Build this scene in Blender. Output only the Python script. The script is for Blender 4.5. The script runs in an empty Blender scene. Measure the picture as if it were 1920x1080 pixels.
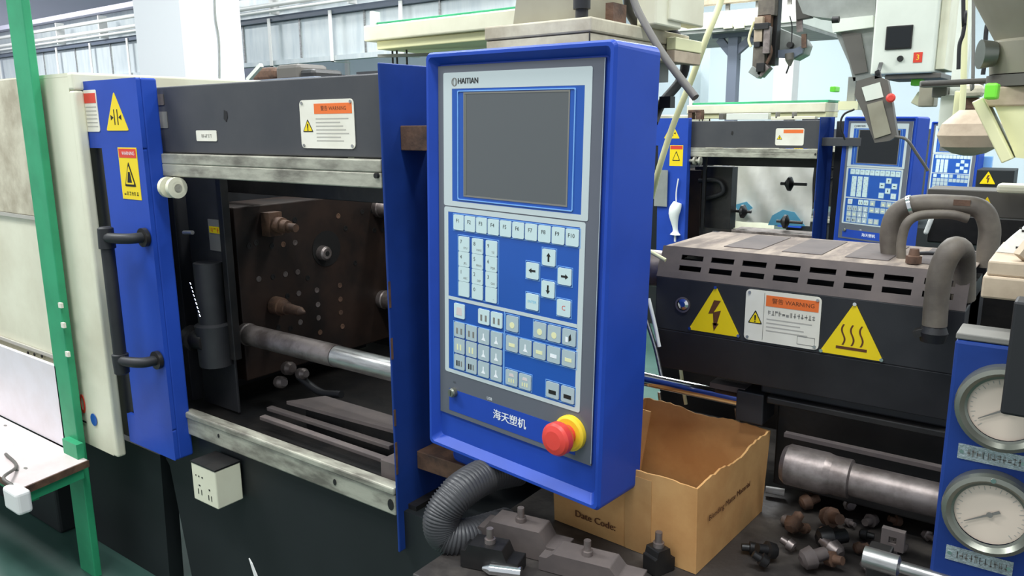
import bpy, math, random
from mathutils import Vector, Matrix
random.seed(7)
C = bpy.context.scene.collection
sc = bpy.context.scene
# ------------------------------------------------------------------ camera
F_PX, PPX, PPY = 1465.0, 960.0, 540.0
RC = Matrix(((0.80564288, 0.11507561, -0.58111716),
             (0.59233298, -0.17140022, 0.78725066),
             (-0.00901026, -0.97845775, -0.20625045)))   # camera (right, down, forward) -> world
EYE = Vector((0, 0, 1.5))
cam = bpy.data.cameras.new('camera')
cam.sensor_fit = 'HORIZONTAL'; cam.sensor_width = 36.0; cam.lens = 36.0 * F_PX / 1920
cam.clip_start = 0.05; cam.clip_end = 200
co = bpy.data.objects.new('camera', cam); C.objects.link(co)
r, d, f = RC.col[0], RC.col[1], RC.col[2]
m = Matrix((( r[0], -d[0], -f[0], EYE[0]), (r[1], -d[1], -f[1], EYE[1]), (r[2], -d[2], -f[2], EYE[2]), (0, 0, 0, 1)))
co.matrix_world = m
sc.camera = co

def at(px, py, x=None, y=None, z=None):
    """measured pixel of the photograph -> point of the world on the plane x, y or z"""
    dv = RC @ Vector((px - PPX, py - PPY, F_PX))
    if x is not None: t = (x - EYE[0]) / dv[0]
    elif y is not None: t = (y - EYE[1]) / dv[1]
    else: t = (z - EYE[2]) / dv[2]
    return EYE + dv * t

# ------------------------------------------------------------------ world, exposure
w = bpy.data.worlds.new('world'); sc.world = w; w.use_nodes = True
bg = w.node_tree.nodes['Background']
bg.inputs[0].default_value = (0.86, 0.93, 1.0, 1); bg.inputs[1].default_value = 0.75
sc.view_settings.view_transform = 'Standard'; sc.view_settings.look = 'None'
sc.view_settings.gamma = 1; sc.view_settings.use_curve_mapping = False
sc.view_settings.exposure = 0.0

# ------------------------------------------------------------------ helpers
OFF = {}
BEV = {}

def lin(c):
    return tuple(((v / 255) / 12.92 if v / 255 <= 0.04045 else ((v / 255 + 0.055) / 1.055) ** 2.4) for v in c)

def mat(name, col, rough=0.5, metal=0.0, var=0.0, col2=None, scale=8.0, bump=0.0, emit=0.0, stretch=None, lo=0.4, hi=0.65, coat=0.0):
    m = bpy.data.materials.new(name); m.use_nodes = True
    nt = m.node_tree; b = nt.nodes['Principled BSDF']
    a = lin(col)
    b.inputs['Base Color'].default_value = (*a, 1)
    b.inputs['Roughness'].default_value = rough
    b.inputs['Metallic'].default_value = metal
    if coat: b.inputs['Coat Weight'].default_value = coat
    if emit:
        b.inputs['Emission Color'].default_value = (*a, 1); b.inputs['Emission Strength'].default_value = emit
    if col2 is not None or var or bump:
        tc = nt.nodes.new('ShaderNodeTexCoord'); mp = nt.nodes.new('ShaderNodeMapping')
        nt.links.new(tc.outputs['Object'], mp.inputs[0])
        if stretch: mp.inputs['Scale'].default_value = stretch
        n = nt.nodes.new('ShaderNodeTexNoise'); n.inputs['Scale'].default_value = scale
        n.inputs['Detail'].default_value = 6; n.inputs['Roughness'].default_value = 0.6
        nt.links.new(mp.outputs[0], n.inputs['Vector'])
        c2 = lin(col2) if col2 is not None else tuple(v * (1 - var) for v in a)
        rp = nt.nodes.new('ShaderNodeValToRGB')
        rp.color_ramp.elements[0].position = lo; rp.color_ramp.elements[1].position = hi
        rp.color_ramp.elements[0].color = (*a, 1); rp.color_ramp.elements[1].color = (*c2, 1)
        nt.links.new(n.outputs['Fac'], rp.inputs[0]); nt.links.new(rp.outputs[0], b.inputs['Base Color'])
        if bump:
            n2 = nt.nodes.new('ShaderNodeTexNoise'); n2.inputs['Scale'].default_value = scale * 5
            nt.links.new(mp.outputs[0], n2.inputs['Vector'])
            bp = nt.nodes.new('ShaderNodeBump'); bp.inputs['Strength'].default_value = bump; bp.inputs['Distance'].default_value = 0.004
            nt.links.new(n2.outputs['Fac'], bp.inputs['Height']); nt.links.new(bp.outputs[0], b.inputs['Normal'])
    return m

def glassy(name, col, rough=0.1, alpha=0.5):
    m = mat(name, col, rough); b = m.node_tree.nodes['Principled BSDF']
    b.inputs['Alpha'].default_value = alpha
    return m

M = dict(
    blue=mat('blue_paint', (36, 72, 170), 0.42, var=0.12, scale=5, bump=0.05),
    blue_dull=mat('blue_paint_deep', (30, 60, 132), 0.5, var=0.2, scale=6, bump=0.05),  # darker tone of the same blue paint
    black=mat('black_paint', (30, 31, 34), 0.55, col2=(46, 46, 48), scale=5, bump=0.08),
    char=mat('charcoal_paint', (58, 59, 63), 0.5, col2=(68, 68, 70), scale=4, bump=0.05),
    soot=mat('dark_oily_steel', (18, 18, 19), 0.45, col2=(36, 33, 31), scale=9, bump=0.2),
    brown=mat('oily_brown_steel', (52, 38, 31), 0.5, 0.25, col2=(28, 23, 21), scale=6, bump=0.15),  # platen steel, darkened to carry the shade of the interior
    rust=mat('rusty_brown', (106, 78, 60), 0.7, col2=(70, 52, 42), scale=20, bump=0.3),
    cream=mat('cream_enamel', (226, 224, 200), 0.45, col2=(210, 205, 180), scale=3, bump=0.03),
    cream_dusty=mat('dusty_cream_enamel', (205, 198, 175), 0.65, col2=(170, 160, 138), scale=9, bump=0.1),
    white=mat('white_enamel', (232, 230, 226), 0.4),
    lilac=mat('pale_laminate', (225, 220, 224), 0.35, col2=(214, 206, 206), scale=4),
    pinkish=mat('scuffed_laminate', (220, 206, 204), 0.3, col2=(202, 188, 186), scale=5, bump=0.03),
    steel=mat('brushed_steel', (190, 190, 188), 0.3, 0.9, col2=(150, 148, 145), scale=12, stretch=(1, 8, 8), bump=0.05),
    chrome=mat('polished_steel', (225, 225, 225), 0.14, 1.0),
    dullsteel=mat('dull_steel', (150, 140, 136), 0.42, 0.7, col2=(100, 90, 86), scale=14, bump=0.15),
    rail=mat('dirty_cream_rail', (178, 176, 160), 0.5, 0.25, col2=(110, 106, 96), scale=7, stretch=(1, 3, 3), bump=0.1),
    galv=mat('galvanised_sheet', (214, 220, 220), 0.36, 0.3, col2=(196, 205, 208), scale=3, stretch=(3, 1, 0.5), bump=0.03),
    dust=mat('dusty_grey_paint', (112, 100, 92), 0.85, col2=(165, 150, 135), scale=5, stretch=(5, 1.2, 1), bump=0.2),
    dustface=mat('dusty_dark_paint', (84, 76, 74), 0.8, col2=(98, 88, 84), scale=9, bump=0.15),
    bed=mat('oily_bed', (52, 48, 46), 0.5, col2=(92, 86, 80), scale=9, bump=0.4, lo=.45, hi=.75),
    card=mat('cardboard', (214, 166, 106), 0.85, col2=(190, 138, 82), scale=5, bump=0.08),
    card_in=mat('cardboard_inside', (210, 168, 112), 0.9, col2=(176, 132, 82), scale=4, bump=0.08),
    yellow=mat('warning_yellow', (238, 208, 8), 0.4),
    orange=mat('warning_orange', (232, 112, 45), 0.45),
    redlabel=mat('label_red', (214, 60, 40), 0.45),
    labelwhite=mat('label_white', (232, 228, 214), 0.45, col2=(222, 217, 200), scale=8),
    ink=mat('black_ink', (18, 16, 15), 0.6),
    greyink=mat('grey_ink', (120, 118, 112), 0.7),
    paleink=mat('pale_ink', (176, 172, 162), 0.7),
    brownink=mat('brown_ink', (92, 52, 24), 0.8),
    white_ink=mat('white_ink', (235, 238, 240), 0.5),
    plate=mat('grey_membrane', (96, 99, 108), 0.3, var=0.08, scale=3),
    bezel=mat('silver_membrane', (190, 200, 200), 0.28),
    memblue=mat('blue_membrane', (28, 82, 168), 0.3, var=0.08, scale=3),
    lightblue=mat('light_blue_line', (120, 170, 225), 0.35),
    key=mat('key_pale', (196, 216, 216), 0.38),
    keygrey=mat('key_grey', (168, 184, 188), 0.4),
    screen=mat('screen_grey', (88, 91, 92), 0.28),  # grey includes the reflected haze over the glass
    screenoff=mat('screen_off', (18, 22, 24), 0.15),
    red=mat('red_plastic', (222, 66, 56), 0.35, coat=0.3),
    ringyellow=mat('yellow_plastic', (240, 205, 50), 0.4),
    rubber=mat('black_rubber', (28, 28, 30), 0.55),
    hosegrey=mat('grey_hose', (88, 80, 72), 0.6, col2=(112, 104, 92), scale=12, bump=0.15),
    corr=mat('corrugated_plastic', (66, 66, 68), 0.42),
    green=mat('green_paint', (48, 156, 108), 0.5, col2=(40, 140, 96), scale=6, bump=0.06),
    floor=mat('green_floor_paint', (62, 92, 84), 0.45, col2=(40, 72, 62), scale=1.5),
    grey=mat('grey_casting', (142, 145, 140), 0.55, col2=(122, 125, 120), scale=5, bump=0.06),
    greyblue=mat('grey_blue_paint', (96, 104, 118), 0.5),
    offwhite=mat('offwhite_sheet', (218, 222, 210), 0.42, col2=(208, 212, 200), scale=3),
    wall=mat('pale_blue_wall', (222, 236, 242), 0.7),
    lilacwall=mat('lilac_wall', (232, 226, 244), 0.7),
    pillar=mat('white_pillar', (240, 240, 242), 0.7),
    hopper=mat('hopper_taupe', (150, 146, 128), 0.5, col2=(136, 130, 112), scale=4),
    beige=mat('beige_casting', (190, 172, 148), 0.6, col2=(164, 146, 124), scale=10, bump=0.12),
    tube=mat('pale_yellow_tube', (226, 224, 176), 0.45),
    darkgrey=mat('dark_grey_cable', (92, 88, 82), 0.5),
    lime=mat('lime_plastic', (122, 226, 60), 0.45),
    cyan=mat('cyan_plastic', (110, 190, 225), 0.5),
    gaugeface=mat('gauge_face', (226, 208, 190), 0.45),
    nickel=mat('nickel_rim', (128, 130, 120), 0.32, 0.7),
    tag=mat('embossed_aluminium', (178, 190, 192), 0.38, 0.5, col2=(150, 160, 162), scale=60, bump=0.4),
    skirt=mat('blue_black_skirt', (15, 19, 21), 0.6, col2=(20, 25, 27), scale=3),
    lamp=mat('lamp_tube', (255, 255, 255), 0.5, emit=12.0),
    windark=mat('dark_window', (22, 25, 34), 0.25),
    cloth=mat('white_cloth', (236, 238, 234), 0.9, bump=0.3, scale=14),
    bag=mat('white_plastic_sheet', (238, 238, 230), 0.5, col2=(224, 222, 210), scale=2, bump=0.2),
)

for k_ in ('blue', 'blue_dull'): M[k_].node_tree.nodes['Principled BSDF'].inputs['Specular IOR Level'].default_value = 0.25

class MB:
    def __init__(s): s.v = []; s.f = []; s.s = []; s.mi = []; s.m = 0
    def add(s, vs, fs, smooth=False):
        n = len(s.v); s.v += [tuple(v) for v in vs]
        for f in fs: s.f.append(tuple(i + n for i in f)); s.s.append(smooth); s.mi.append(s.m)
        return s
    def box(s, x0, x1, y0, y1, z0, z1):
        x0, x1 = sorted((x0, x1)); y0, y1 = sorted((y0, y1)); z0, z1 = sorted((z0, z1))
        return s.add([(x0,y0,z0),(x1,y0,z0),(x1,y1,z0),(x0,y1,z0),(x0,y0,z1),(x1,y0,z1),(x1,y1,z1),(x0,y1,z1)],
                     [(0,3,2,1),(4,5,6,7),(0,1,5,4),(1,2,6,5),(2,3,7,6),(3,0,4,7)])
    def obox(s, p0, p1, wd, ht, up=(0, 0, 1)):
        """bar of width wd and height ht from p0 to p1"""
        p0, p1 = Vector(p0), Vector(p1); t = (p1 - p0).normalized(); up = Vector(up)
        sd = t.cross(up)
        if sd.length < 1e-4: sd = t.cross(Vector((0, 1, 0)))
        sd.normalize(); u = sd.cross(t); a = sd * wd / 2; b = u * ht / 2
        return s.add([p0-a-b,p0+a-b,p0+a+b,p0-a+b,p1-a-b,p1+a-b,p1+a+b,p1-a+b],
                     [(0,1,2,3),(7,6,5,4),(0,4,5,1),(1,5,6,2),(2,6,7,3),(3,7,4,0)])
    def loops(s, L, smooth=False, cap0=True, cap1=True, closed=True):
        n = len(L[0]); vs = [p for l in L for p in l]; fs = []
        for i in range(len(L) - 1):
            for j in range(n if closed else n - 1):
                k = (j + 1) % n
                fs.append((i*n+j, i*n+k, (i+1)*n+k, (i+1)*n+j))
        s.add(vs, fs, smooth)
        if cap0: s.add(L[0], [tuple(reversed(range(n)))])
        if cap1: s.add(L[-1], [tuple(range(n))])
        return s
    def tube(s, pts, r, seg=10, sub=6, cap=True, smooth_path=True):
        P = [Vector(p) for p in pts]
        if smooth_path and len(P) > 2 and sub > 1:
            Q = [P[0] * 2 - P[1]] + P + [P[-1] * 2 - P[-2]]; out = []
            for i in range(1, len(Q) - 2):
                a, b, c, dd = Q[i-1], Q[i], Q[i+1], Q[i+2]
                for k in range(sub):
                    t = k / sub
                    out.append(0.5 * ((2*b) + (c-a)*t + (2*a-5*b+4*c-dd)*t*t + (-a+3*b-3*c+dd)*t**3))
            out.append(P[-1]); P = out
        n = len(P); L = []; up = None
        for i, p in enumerate(P):
            t = (P[min(i+1, n-1)] - P[max(i-1, 0)]).normalized()
            if up is None:
                up = Vector((0, 0, 1)) if abs(t.z) < 0.9 else Vector((0, 1, 0))
            sd = t.cross(up).normalized(); up = sd.cross(t)
            rr = r(i / (n - 1)) if callable(r) else r
            L.append([p + (sd * math.cos(2*math.pi*k/seg) + up * math.sin(2*math.pi*k/seg)) * rr for k in range(seg)])
        return s.loops(L, True, cap, cap)
    def cyl(s, p0, p1, r0, r1=None, seg=20):
        r1 = r0 if r1 is None else r1
        return s.rev([(0, r0), (1, r1)], p0, p1, seg)
    def rev(s, prof, p0, p1, seg=20, cap=True):
        """profile [(t along p0..p1, radius)] revolved"""
        p0, p1 = Vector(p0), Vector(p1); t = (p1 - p0); tn = t.normalized()
        up = Vector((0, 0, 1)) if abs(tn.z) < 0.9 else Vector((0, 1, 0))
        sd = tn.cross(up).normalized(); up = sd.cross(tn)
        for i in range(len(prof) - 1):
            L = []
            for (a, rr) in prof[i:i+2]:
                L.append([p0 + t * a + (sd*math.cos(2*math.pi*k/seg) + up*math.sin(2*math.pi*k/seg)) * max(rr, 1e-5) for k in range(seg)])
            s.loops(L, True, cap and i == 0, cap and i == len(prof) - 2)
        return s
    def plate(s, pts, fr, t0, t1):
        """polygon pts (u, v) extruded along the frame normal from t0 to t1"""
        o, u, v = fr; n = u.cross(v)
        a = [o + u*p[0] + v*p[1] + n*t0 for p in pts]; b = [o + u*p[0] + v*p[1] + n*t1 for p in pts]
        return s.loops([a, b])
    def ringplate(s, outer, inner, fr, t0, t1):
        o, u, v = fr; n = u.cross(v)
        if len(inner) == 4 and len(outer) != 4:
            x0, x1 = min(p[0] for p in inner), max(p[0] for p in inner); y0, y1 = min(p[1] for p in inner), max(p[1] for p in inner)
            inner = rrect(x1 - x0, y1 - y0, .0004, len(outer)//4 - 1, (x0 + x1)/2, (y0 + y1)/2)
        g = lambda ps, t: [o + u*p[0] + v*p[1] + n*t for p in ps]
        return s.loops([g(outer, t0), g(outer, t1), g(inner, t1), g(inner, t0), g(outer, t0)], False, False, False)
    def text(s, body, fr, size, t=0.0006, align='CENTER', cx=0.0, cy=0.0, sx=1.0, bold=0.0):
        cu = bpy.data.curves.new('t', 'FONT'); cu.body = body; cu.size = size; cu.align_x = align; cu.align_y = 'CENTER'
        cu.resolution_u = 2
        ob = bpy.data.objects.new('t', cu); C.objects.link(ob)
        me = bpy.data.meshes.new_from_object(ob.evaluated_get(bpy.context.evaluated_depsgraph_get()))
        o, u, v = fr; n = u.cross(v)
        for k, bx in enumerate((0.0, bold, -bold) if bold else (0.0,)):
            s.add([o + u*(cx + bx + q.co.x*sx) + v*(cy + q.co.y) + n*(t + q.co.z + k*.0001) for q in me.vertices], [tuple(p.vertices) for p in me.polygons])
        bpy.data.objects.remove(ob); bpy.data.curves.remove(cu); bpy.data.meshes.remove(me)
        return s
    def marks(s, fr, x0, x1, z, h_, n, t=0.0, seed=1):
        # small illegible printed characters: a few strokes each
        rnd = random.Random(seed); cw = (x1 - x0) / n
        for i in range(n):
            a = x0 + i*cw + cw*.1; b = a + cw*.75
            for kk in range(3):
                if rnd.random() < .5: zz_ = z + h_*(rnd.random() - .5)*.8; s.plate(rect(a, b, zz_ - h_*.06, zz_ + h_*.06), fr, t, t + .0004)
                else: xx = a + (b - a)*rnd.random()*.8; s.plate(rect(xx, xx + cw*.12, z - h_*.45, z + h_*.45), fr, t, t + .0004)
        return s
    def build(s, name, m, parent=None, bevel=0, seg=2):
        off = OFF.get(parent.name, Vector()) if parent is not None else Vector()
        if parent is None:
            xs = [min(v[i] for v in s.v) for i in range(3)]; xe = [max(v[i] for v in s.v) for i in range(3)]
            off = Vector(((xs[0]+xe[0])/2, (xs[1]+xe[1])/2, xs[2]))
        me = bpy.data.meshes.new(name)
        me.from_pydata([(v[0]-off[0], v[1]-off[1], v[2]-off[2]) for v in s.v], [], s.f)
        for mm in (m if isinstance(m, (list, tuple)) else [m]): me.materials.append(M[mm])
        for p, sm, mi in zip(me.polygons, s.s, s.mi): p.use_smooth = sm; p.material_index = mi
        me.validate(); me.update()
        o = bpy.data.objects.new(name, me); C.objects.link(o)
        if parent is not None: o.parent = parent
        else: o.location = off
        OFF[o.name] = off
        if bevel:
            b = o.modifiers.new('bevel', 'BEVEL'); b.width = bevel; b.segments = seg; b.limit_method = 'ANGLE'; b.angle_limit = math.radians(40)
            b.harden_normals = False
        return o

def tag(o, label=None, cat=None, group=None, kind=None):
    if label: o['label'] = label
    if cat: o['category'] = cat
    if group: o['group'] = group
    if kind: o['kind'] = kind
    return o
def thing(name, label, cat, loc=(0, 0, 0), group=None, rot=None):
    """an Empty at the thing's base; parts given in world coordinates, or in local ones when rot is given"""
    o = bpy.data.objects.new(name, None); C.objects.link(o); o.location = loc; o.empty_display_size = 0.1
    OFF[o.name] = Vector() if rot is not None else Vector(loc)
    if rot is not None: o.rotation_mode = 'XYZ'; o.rotation_euler = rot
    return tag(o, label, cat, group)
def children(o): return [c for c in bpy.data.objects if c.parent == o]
def copy_tree(o, parent=None, skip=()):
    c = o.copy(); C.objects.link(c); c.parent = parent
    for ch in children(o):
        if ch.name.split('.')[0] in skip: continue
        copy_tree(ch, c, skip)
    return c
def BX(name, m, parent, x0, x1, y0, y1, z0, z1, bevel=0.0, **k): return MB().box(x0, x1, y0, y1, z0, z1).build(name, m, parent, bevel, **k)
def CY(name, m, parent, p0, p1, r0, r1=None, seg=20): return MB().cyl(p0, p1, r0, r1, seg).build(name, m, parent)
X_, Y_, Z_ = Vector((1, 0, 0)), Vector((0, 1, 0)), Vector((0, 0, 1))
def front(x, y, z): return (Vector((x, y, z)), X_, Z_)          # faces -y
def side(x, y, z): return (Vector((x, y, z)), Y_, Z_)           # faces +x
def rrect(w, h, r, n=4, cx=0, cy=0):
    out = []
    for (sx, sy, a0) in ((1, 1, 0), (-1, 1, 90), (-1, -1, 180), (1, -1, 270)):
        for k in range(n + 1):
            a = math.radians(a0 + 90 * k / n)
            out.append((cx + sx*(w/2 - r) + r*math.cos(a), cy + sy*(h/2 - r) + r*math.sin(a)))
    return out
def circ(r, n=16, cx=0, cy=0): return [(cx + r*math.cos(2*math.pi*k/n), cy + r*math.sin(2*math.pi*k/n)) for k in range(n)]
def rect(x0, x1, y0, y1): return [(x0, y0), (x1, y0), (x1, y1), (x0, y1)]

# ------------------------------------------------------------------ unseen overhead area lights, several added to brighten chosen spots
def area(name, loc, sx, sy, power, rot=(0, 0, 0), col=(1, 1, 1)):
    l = bpy.data.lights.new(name, 'AREA'); l.shape = 'RECTANGLE'; l.size = sx; l.size_y = sy; l.energy = power; l.color = col
    o = bpy.data.objects.new(name, l); C.objects.link(o); o.location = loc; o.rotation_euler = rot
    return o
for (lx, ly, p) in ((-3.5, 2.2, 110), (1.0, 3.0, 110), (-3.0, 7.0, 230), (2.0, 7.0, 200), (-7.0, 2, 110), (-14.5, 3.8, 480), (-6.5, 5.6, 120), (-2.2, 5.2, 170), (0.7, 0.3, 130), (-5, 11, 330), (2, 11, 260), (-1.5, -1.0, 100), (-4.8, -0.2, 260)):
    area('overhead_fill', (lx, ly, 4.85), 2.4, 0.5, p, col=(0.97, 0.99, 1.0))

# ------------------------------------------------------------------ the hall
def struct(name, m, *b):
    o = BX(name, m, None, *b); o['kind'] = 'structure'; return o
struct('floor', 'floor', -20, 7, -3, 15, -0.1, 0)
struct('wall_back', 'wall', -20, 7, 15.01, 15.2, 0, 6.0)
struct('wall_left', 'lilacwall', -20.2, -20.01, -3, 15.2, 0, 6.0)
struct('ceiling', 'wall', -20.2, 7, -3, 15.2, 6.01, 6.15)
for k, x in enumerate((-16.5, -13.2, -9.9, -6.6, -3.3, 0.0, 3.3)):
    o = BX('trim_%d' % (k + 1), 'white', None, x - 0.06, x + 0.06, 14.93, 15.0, 0.001, 5.99); o['kind'] = 'structure'
p = MB(); xp0 = at(258, 100, y=5).x; xp1 = at(345, 100, y=5).x
BX('pillar', 'pillar', None, xp0, xp1, 5, 5.75, 0.001, 6.0, bevel=0.01)['kind'] = 'structure'
o = MB().tube([at(402, -40, x=xp1 + 0.02), at(404, 30, x=xp1 + 0.02), at(411, 80, x=xp1 + 0.02), at(412, 170, x=xp1 + 0.02)], 0.010, 8).build('conduit', 'grey', None)
tag(o, 'thin grey conduit running down the right face of the white pillar', 'pipe')
# the far white wall panels and ledge above the machines
for k, (a, b, c, e) in enumerate(((1455, 1492, 120, 240), (1278, 1318, 53, 70))):
    pass

# ventilation duct along the far side
t = thing('ventilation_duct', 'long galvanised air duct with hanger straps behind the white pillar', 'duct', (-10, 7, 2.38))
MB().box(-19.5, -5.0, 7.0, 7.6, 2.36, 2.86).build('duct_body', 'galv', t, 0.01)
BX('shadow_band', 'greyblue', t, -19.5, -5.0, 6.93, 7.6, 2.862, 2.93)  # dark strip coloured as the shadow edge along the duct top
BX('upper_duct', 'galv', t, -19.5, -5.0, 7.15, 7.7, 2.932, 3.38, 0.01)
BX('upper_ledge', 'lilacwall', t, -19.5, -5.0, 7.0, 7.7, 3.382, 3.46)
BX('bottom_flange', 'galv', t, -19.5, -5.0, 6.94, 7.05, 2.30, 2.36)
for k in range(11):
    x = -18.9 + k * 1.22
    s_ = MB().box(x, x + 0.05, 6.91, 6.925, 2.28, 2.9).box(x, x + 0.05, 6.91, 7.2, 2.28, 2.29)
    s_.build('hanger_strap', 'white', t)
    BX('seam', 'steel', t, x + 0.55, x + 0.575, 6.985, 6.999, 2.36, 2.86)
o = MB().tube([(-19, 6.85, 3.05), (-5.2, 6.85, 3.05)], 0.03, 8).tube([(-19, 6.85, 3.2), (-5.2, 6.85, 3.2)], 0.03, 8)
o.tube([(-19, 6.85, 2.98), (-5.2, 6.85, 2.98)], 0.02, 8)
for k in range(9): o.box(-18 + k*1.5, -17.97 + k*1.5, 6.85, 6.99, 2.94, 3.3)
o.build('pipe_run', 'white', t)

# ------------------------------------------------------------------ warning signs
def tri(fr, w_, h_, cx, cz): return [(cx - w_/2, cz), (cx + w_/2, cz), (cx, cz + h_)]
def rtri(w_, h_, cx, cz, r=0.1):
    P = [Vector((cx - w_/2, cz)), Vector((cx + w_/2, cz)), Vector((cx, cz + h_))]; out = []
    for i in range(3):
        a, b, c = P[i-1], P[i], P[(i+1) % 3]
        for k in (0.0, 0.5, 1.0):
            q = b.lerp(a, r*(1-k)) if k < 0.5 else (b.lerp(c, r) if k > 0.5 else b.lerp((a + c)/2, r*0.35))
            out.append((q.x, q.y))
    return out
def exclaim(parent, fr, w_, h_, cx, cz, d=0.0005, body='yellow'):
    MB().plate(rtri(w_, h_, cx, cz), fr, d, d + 0.0004).build('triangle_border', 'ink', parent)
    MB().plate(rtri(w_*0.8, h_*0.78, cx, cz + h_*0.07), fr, d + 0.0004, d + 0.0008).build('hazard_triangle', body, parent)
    q = MB().plate([(cx - w_*0.035, cz + h_*0.25), (cx + w_*0.035, cz + h_*0.25), (cx + w_*0.06, cz + h_*0.62), (cx - w_*0.06, cz + h_*0.62)], fr, d + 0.0008, d + 0.0012)
    q.plate(circ(w_*0.05, 8, cx, cz + h_*0.16), fr, d + 0.0008, d + 0.0012)
    q.build('exclamation_mark', 'ink', parent)
def sign(parent, fr, w_, h_, name='warning_label', far=False, box_=False, lbl=None, screws=True):
    s_ = MB().plate(rrect(w_, h_, w_*0.06), fr, 0, 0.0015).build(name, 'labelwhite', parent)
    if lbl: s_['label'] = lbl
    hx0, hx1, hz0, hz1 = -w_*0.22, w_*0.47, h_*0.21, h_*0.42
    MB().plate(rect(hx0, hx1, hz0, hz1), fr, 0.0015, 0.0019).build('header_band', 'orange', s_)
    exclaim(s_, fr, w_*0.2, h_*0.27, -w_*0.355, -h_*0.16, 0.0015)
    if not far:
        MB().text('警告 WARNING', fr, h_*0.11, 0.0021, cx=w_*0.14, cy=(hz0+hz1)/2).build('header_text', 'brownink', s_)
        q = MB()
        if box_:
            MB().plate(rect(-w_*0.245, -w_*0.24, -h_*0.46, h_*0.46), fr, 0.0015, 0.0019).build('divider', 'greyink', s_)
            MB().marks(fr, -w_*.19, w_*.44, h_*.09, h_*.1, 13, .0015).build('text_line', 'greyink', s_)
        for k in range(4 if box_ else 7):
            z = (-h_*0.05 if box_ else h_*0.1) - k*h_*0.075
            q.plate(rect(-w_*0.2, w_*(0.40 - 0.05*((k*3) % 4)), z, z + h_*0.022), fr, 0.0015, 0.0018)
        q.build('text_line', 'paleink', s_)
        if box_: MB().ringplate(rect(w_*0.22, w_*0.45, -h_*0.44, -h_*0.28), rect(w_*0.225, w_*0.445, -h_*0.43, -h_*0.29), fr, 0.0015, 0.0018).build('date_box', 'greyink', s_)
        if screws:
            for sx in (-1, 1):
                for sz in (-1, 1):
                    MB().plate(circ(w_*0.02, 10, sx*w_*0.45, sz*h_*0.44), fr, 0.0015, 0.0035).build('rivet', 'steel', s_)
    return s_
def big_triangle(parent, fr, w_, h_, kind, name='hazard_sign', rivets=True):
    """fr origin is the middle of the triangle's base"""
    s_ = MB().plate(rtri(w_, h_, 0, 0, 0.06), fr, 0, 0.0015).build(name, 'yellow', parent)
    q = MB()
    if kind == 'bolt':
        q.plate([(-.02*w_, h_*.70), (.11*w_, h_*.70), (-.03*w_, h_*.42), (-.12*w_, h_*.40)], fr, .0015, .002)
        q.plate([(-.03*w_, h_*.44), (.12*w_, h_*.50), (.045*w_, h_*.17), (-.01*w_, h_*.17)], fr, .0015, .002)
        q.plate([(-.03*w_, h_*.22), (.0*w_, h_*.05), (.09*w_, h_*.22)], fr, .0015, .002)
        q.build('lightning_symbol', 'brownink', s_)
    elif kind == 'heat':
        for k in (-1, 0, 1):
            pts = [(k*0.14*w_ + 0.028*w_*math.sin(2*math.pi*i/12)*1.0 - 0.02*w_*0, h_*(0.2 + 0.38*i/12)) for i in range(13)]
            L = [(x - .014*w_, z) for x, z in pts]; R_ = [(x + .014*w_, z) for x, z in pts]
            for i in range(12): q.plate([L[i], R_[i], R_[i+1], L[i+1]], fr, .0015, .002)
        q.plate(rect(-.24*w_, .24*w_, h_*.12, h_*.17), fr, .0015, .002)
        q.build('heat_symbol', 'brownink', s_)
    else:
        q.plate(rect(-.09*w_, -.055*w_, h_*.15, h_*.55), fr, .0015, .002); q.plate(rect(.055*w_, .09*w_, h_*.15, h_*.55), fr, .0015, .002)
        for sx in (-1, 1): q.plate([(sx*.11*w_, h_*.34), (sx*.24*w_, h_*.27), (sx*.24*w_, h_*.41)][::sx], fr, .0015, .002)
        q.build('crush_symbol', 'ink', s_)
    if rivets:
        for (x, z) in ((0, h_*.97), (-w_*.47, h_*.03), (w_*.47, h_*.03)):
            MB().plate(circ(w_*0.03, 10, x, z), fr, 0.0, 0.004).build('rivet', 'chrome', s_)
    return s_

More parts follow.
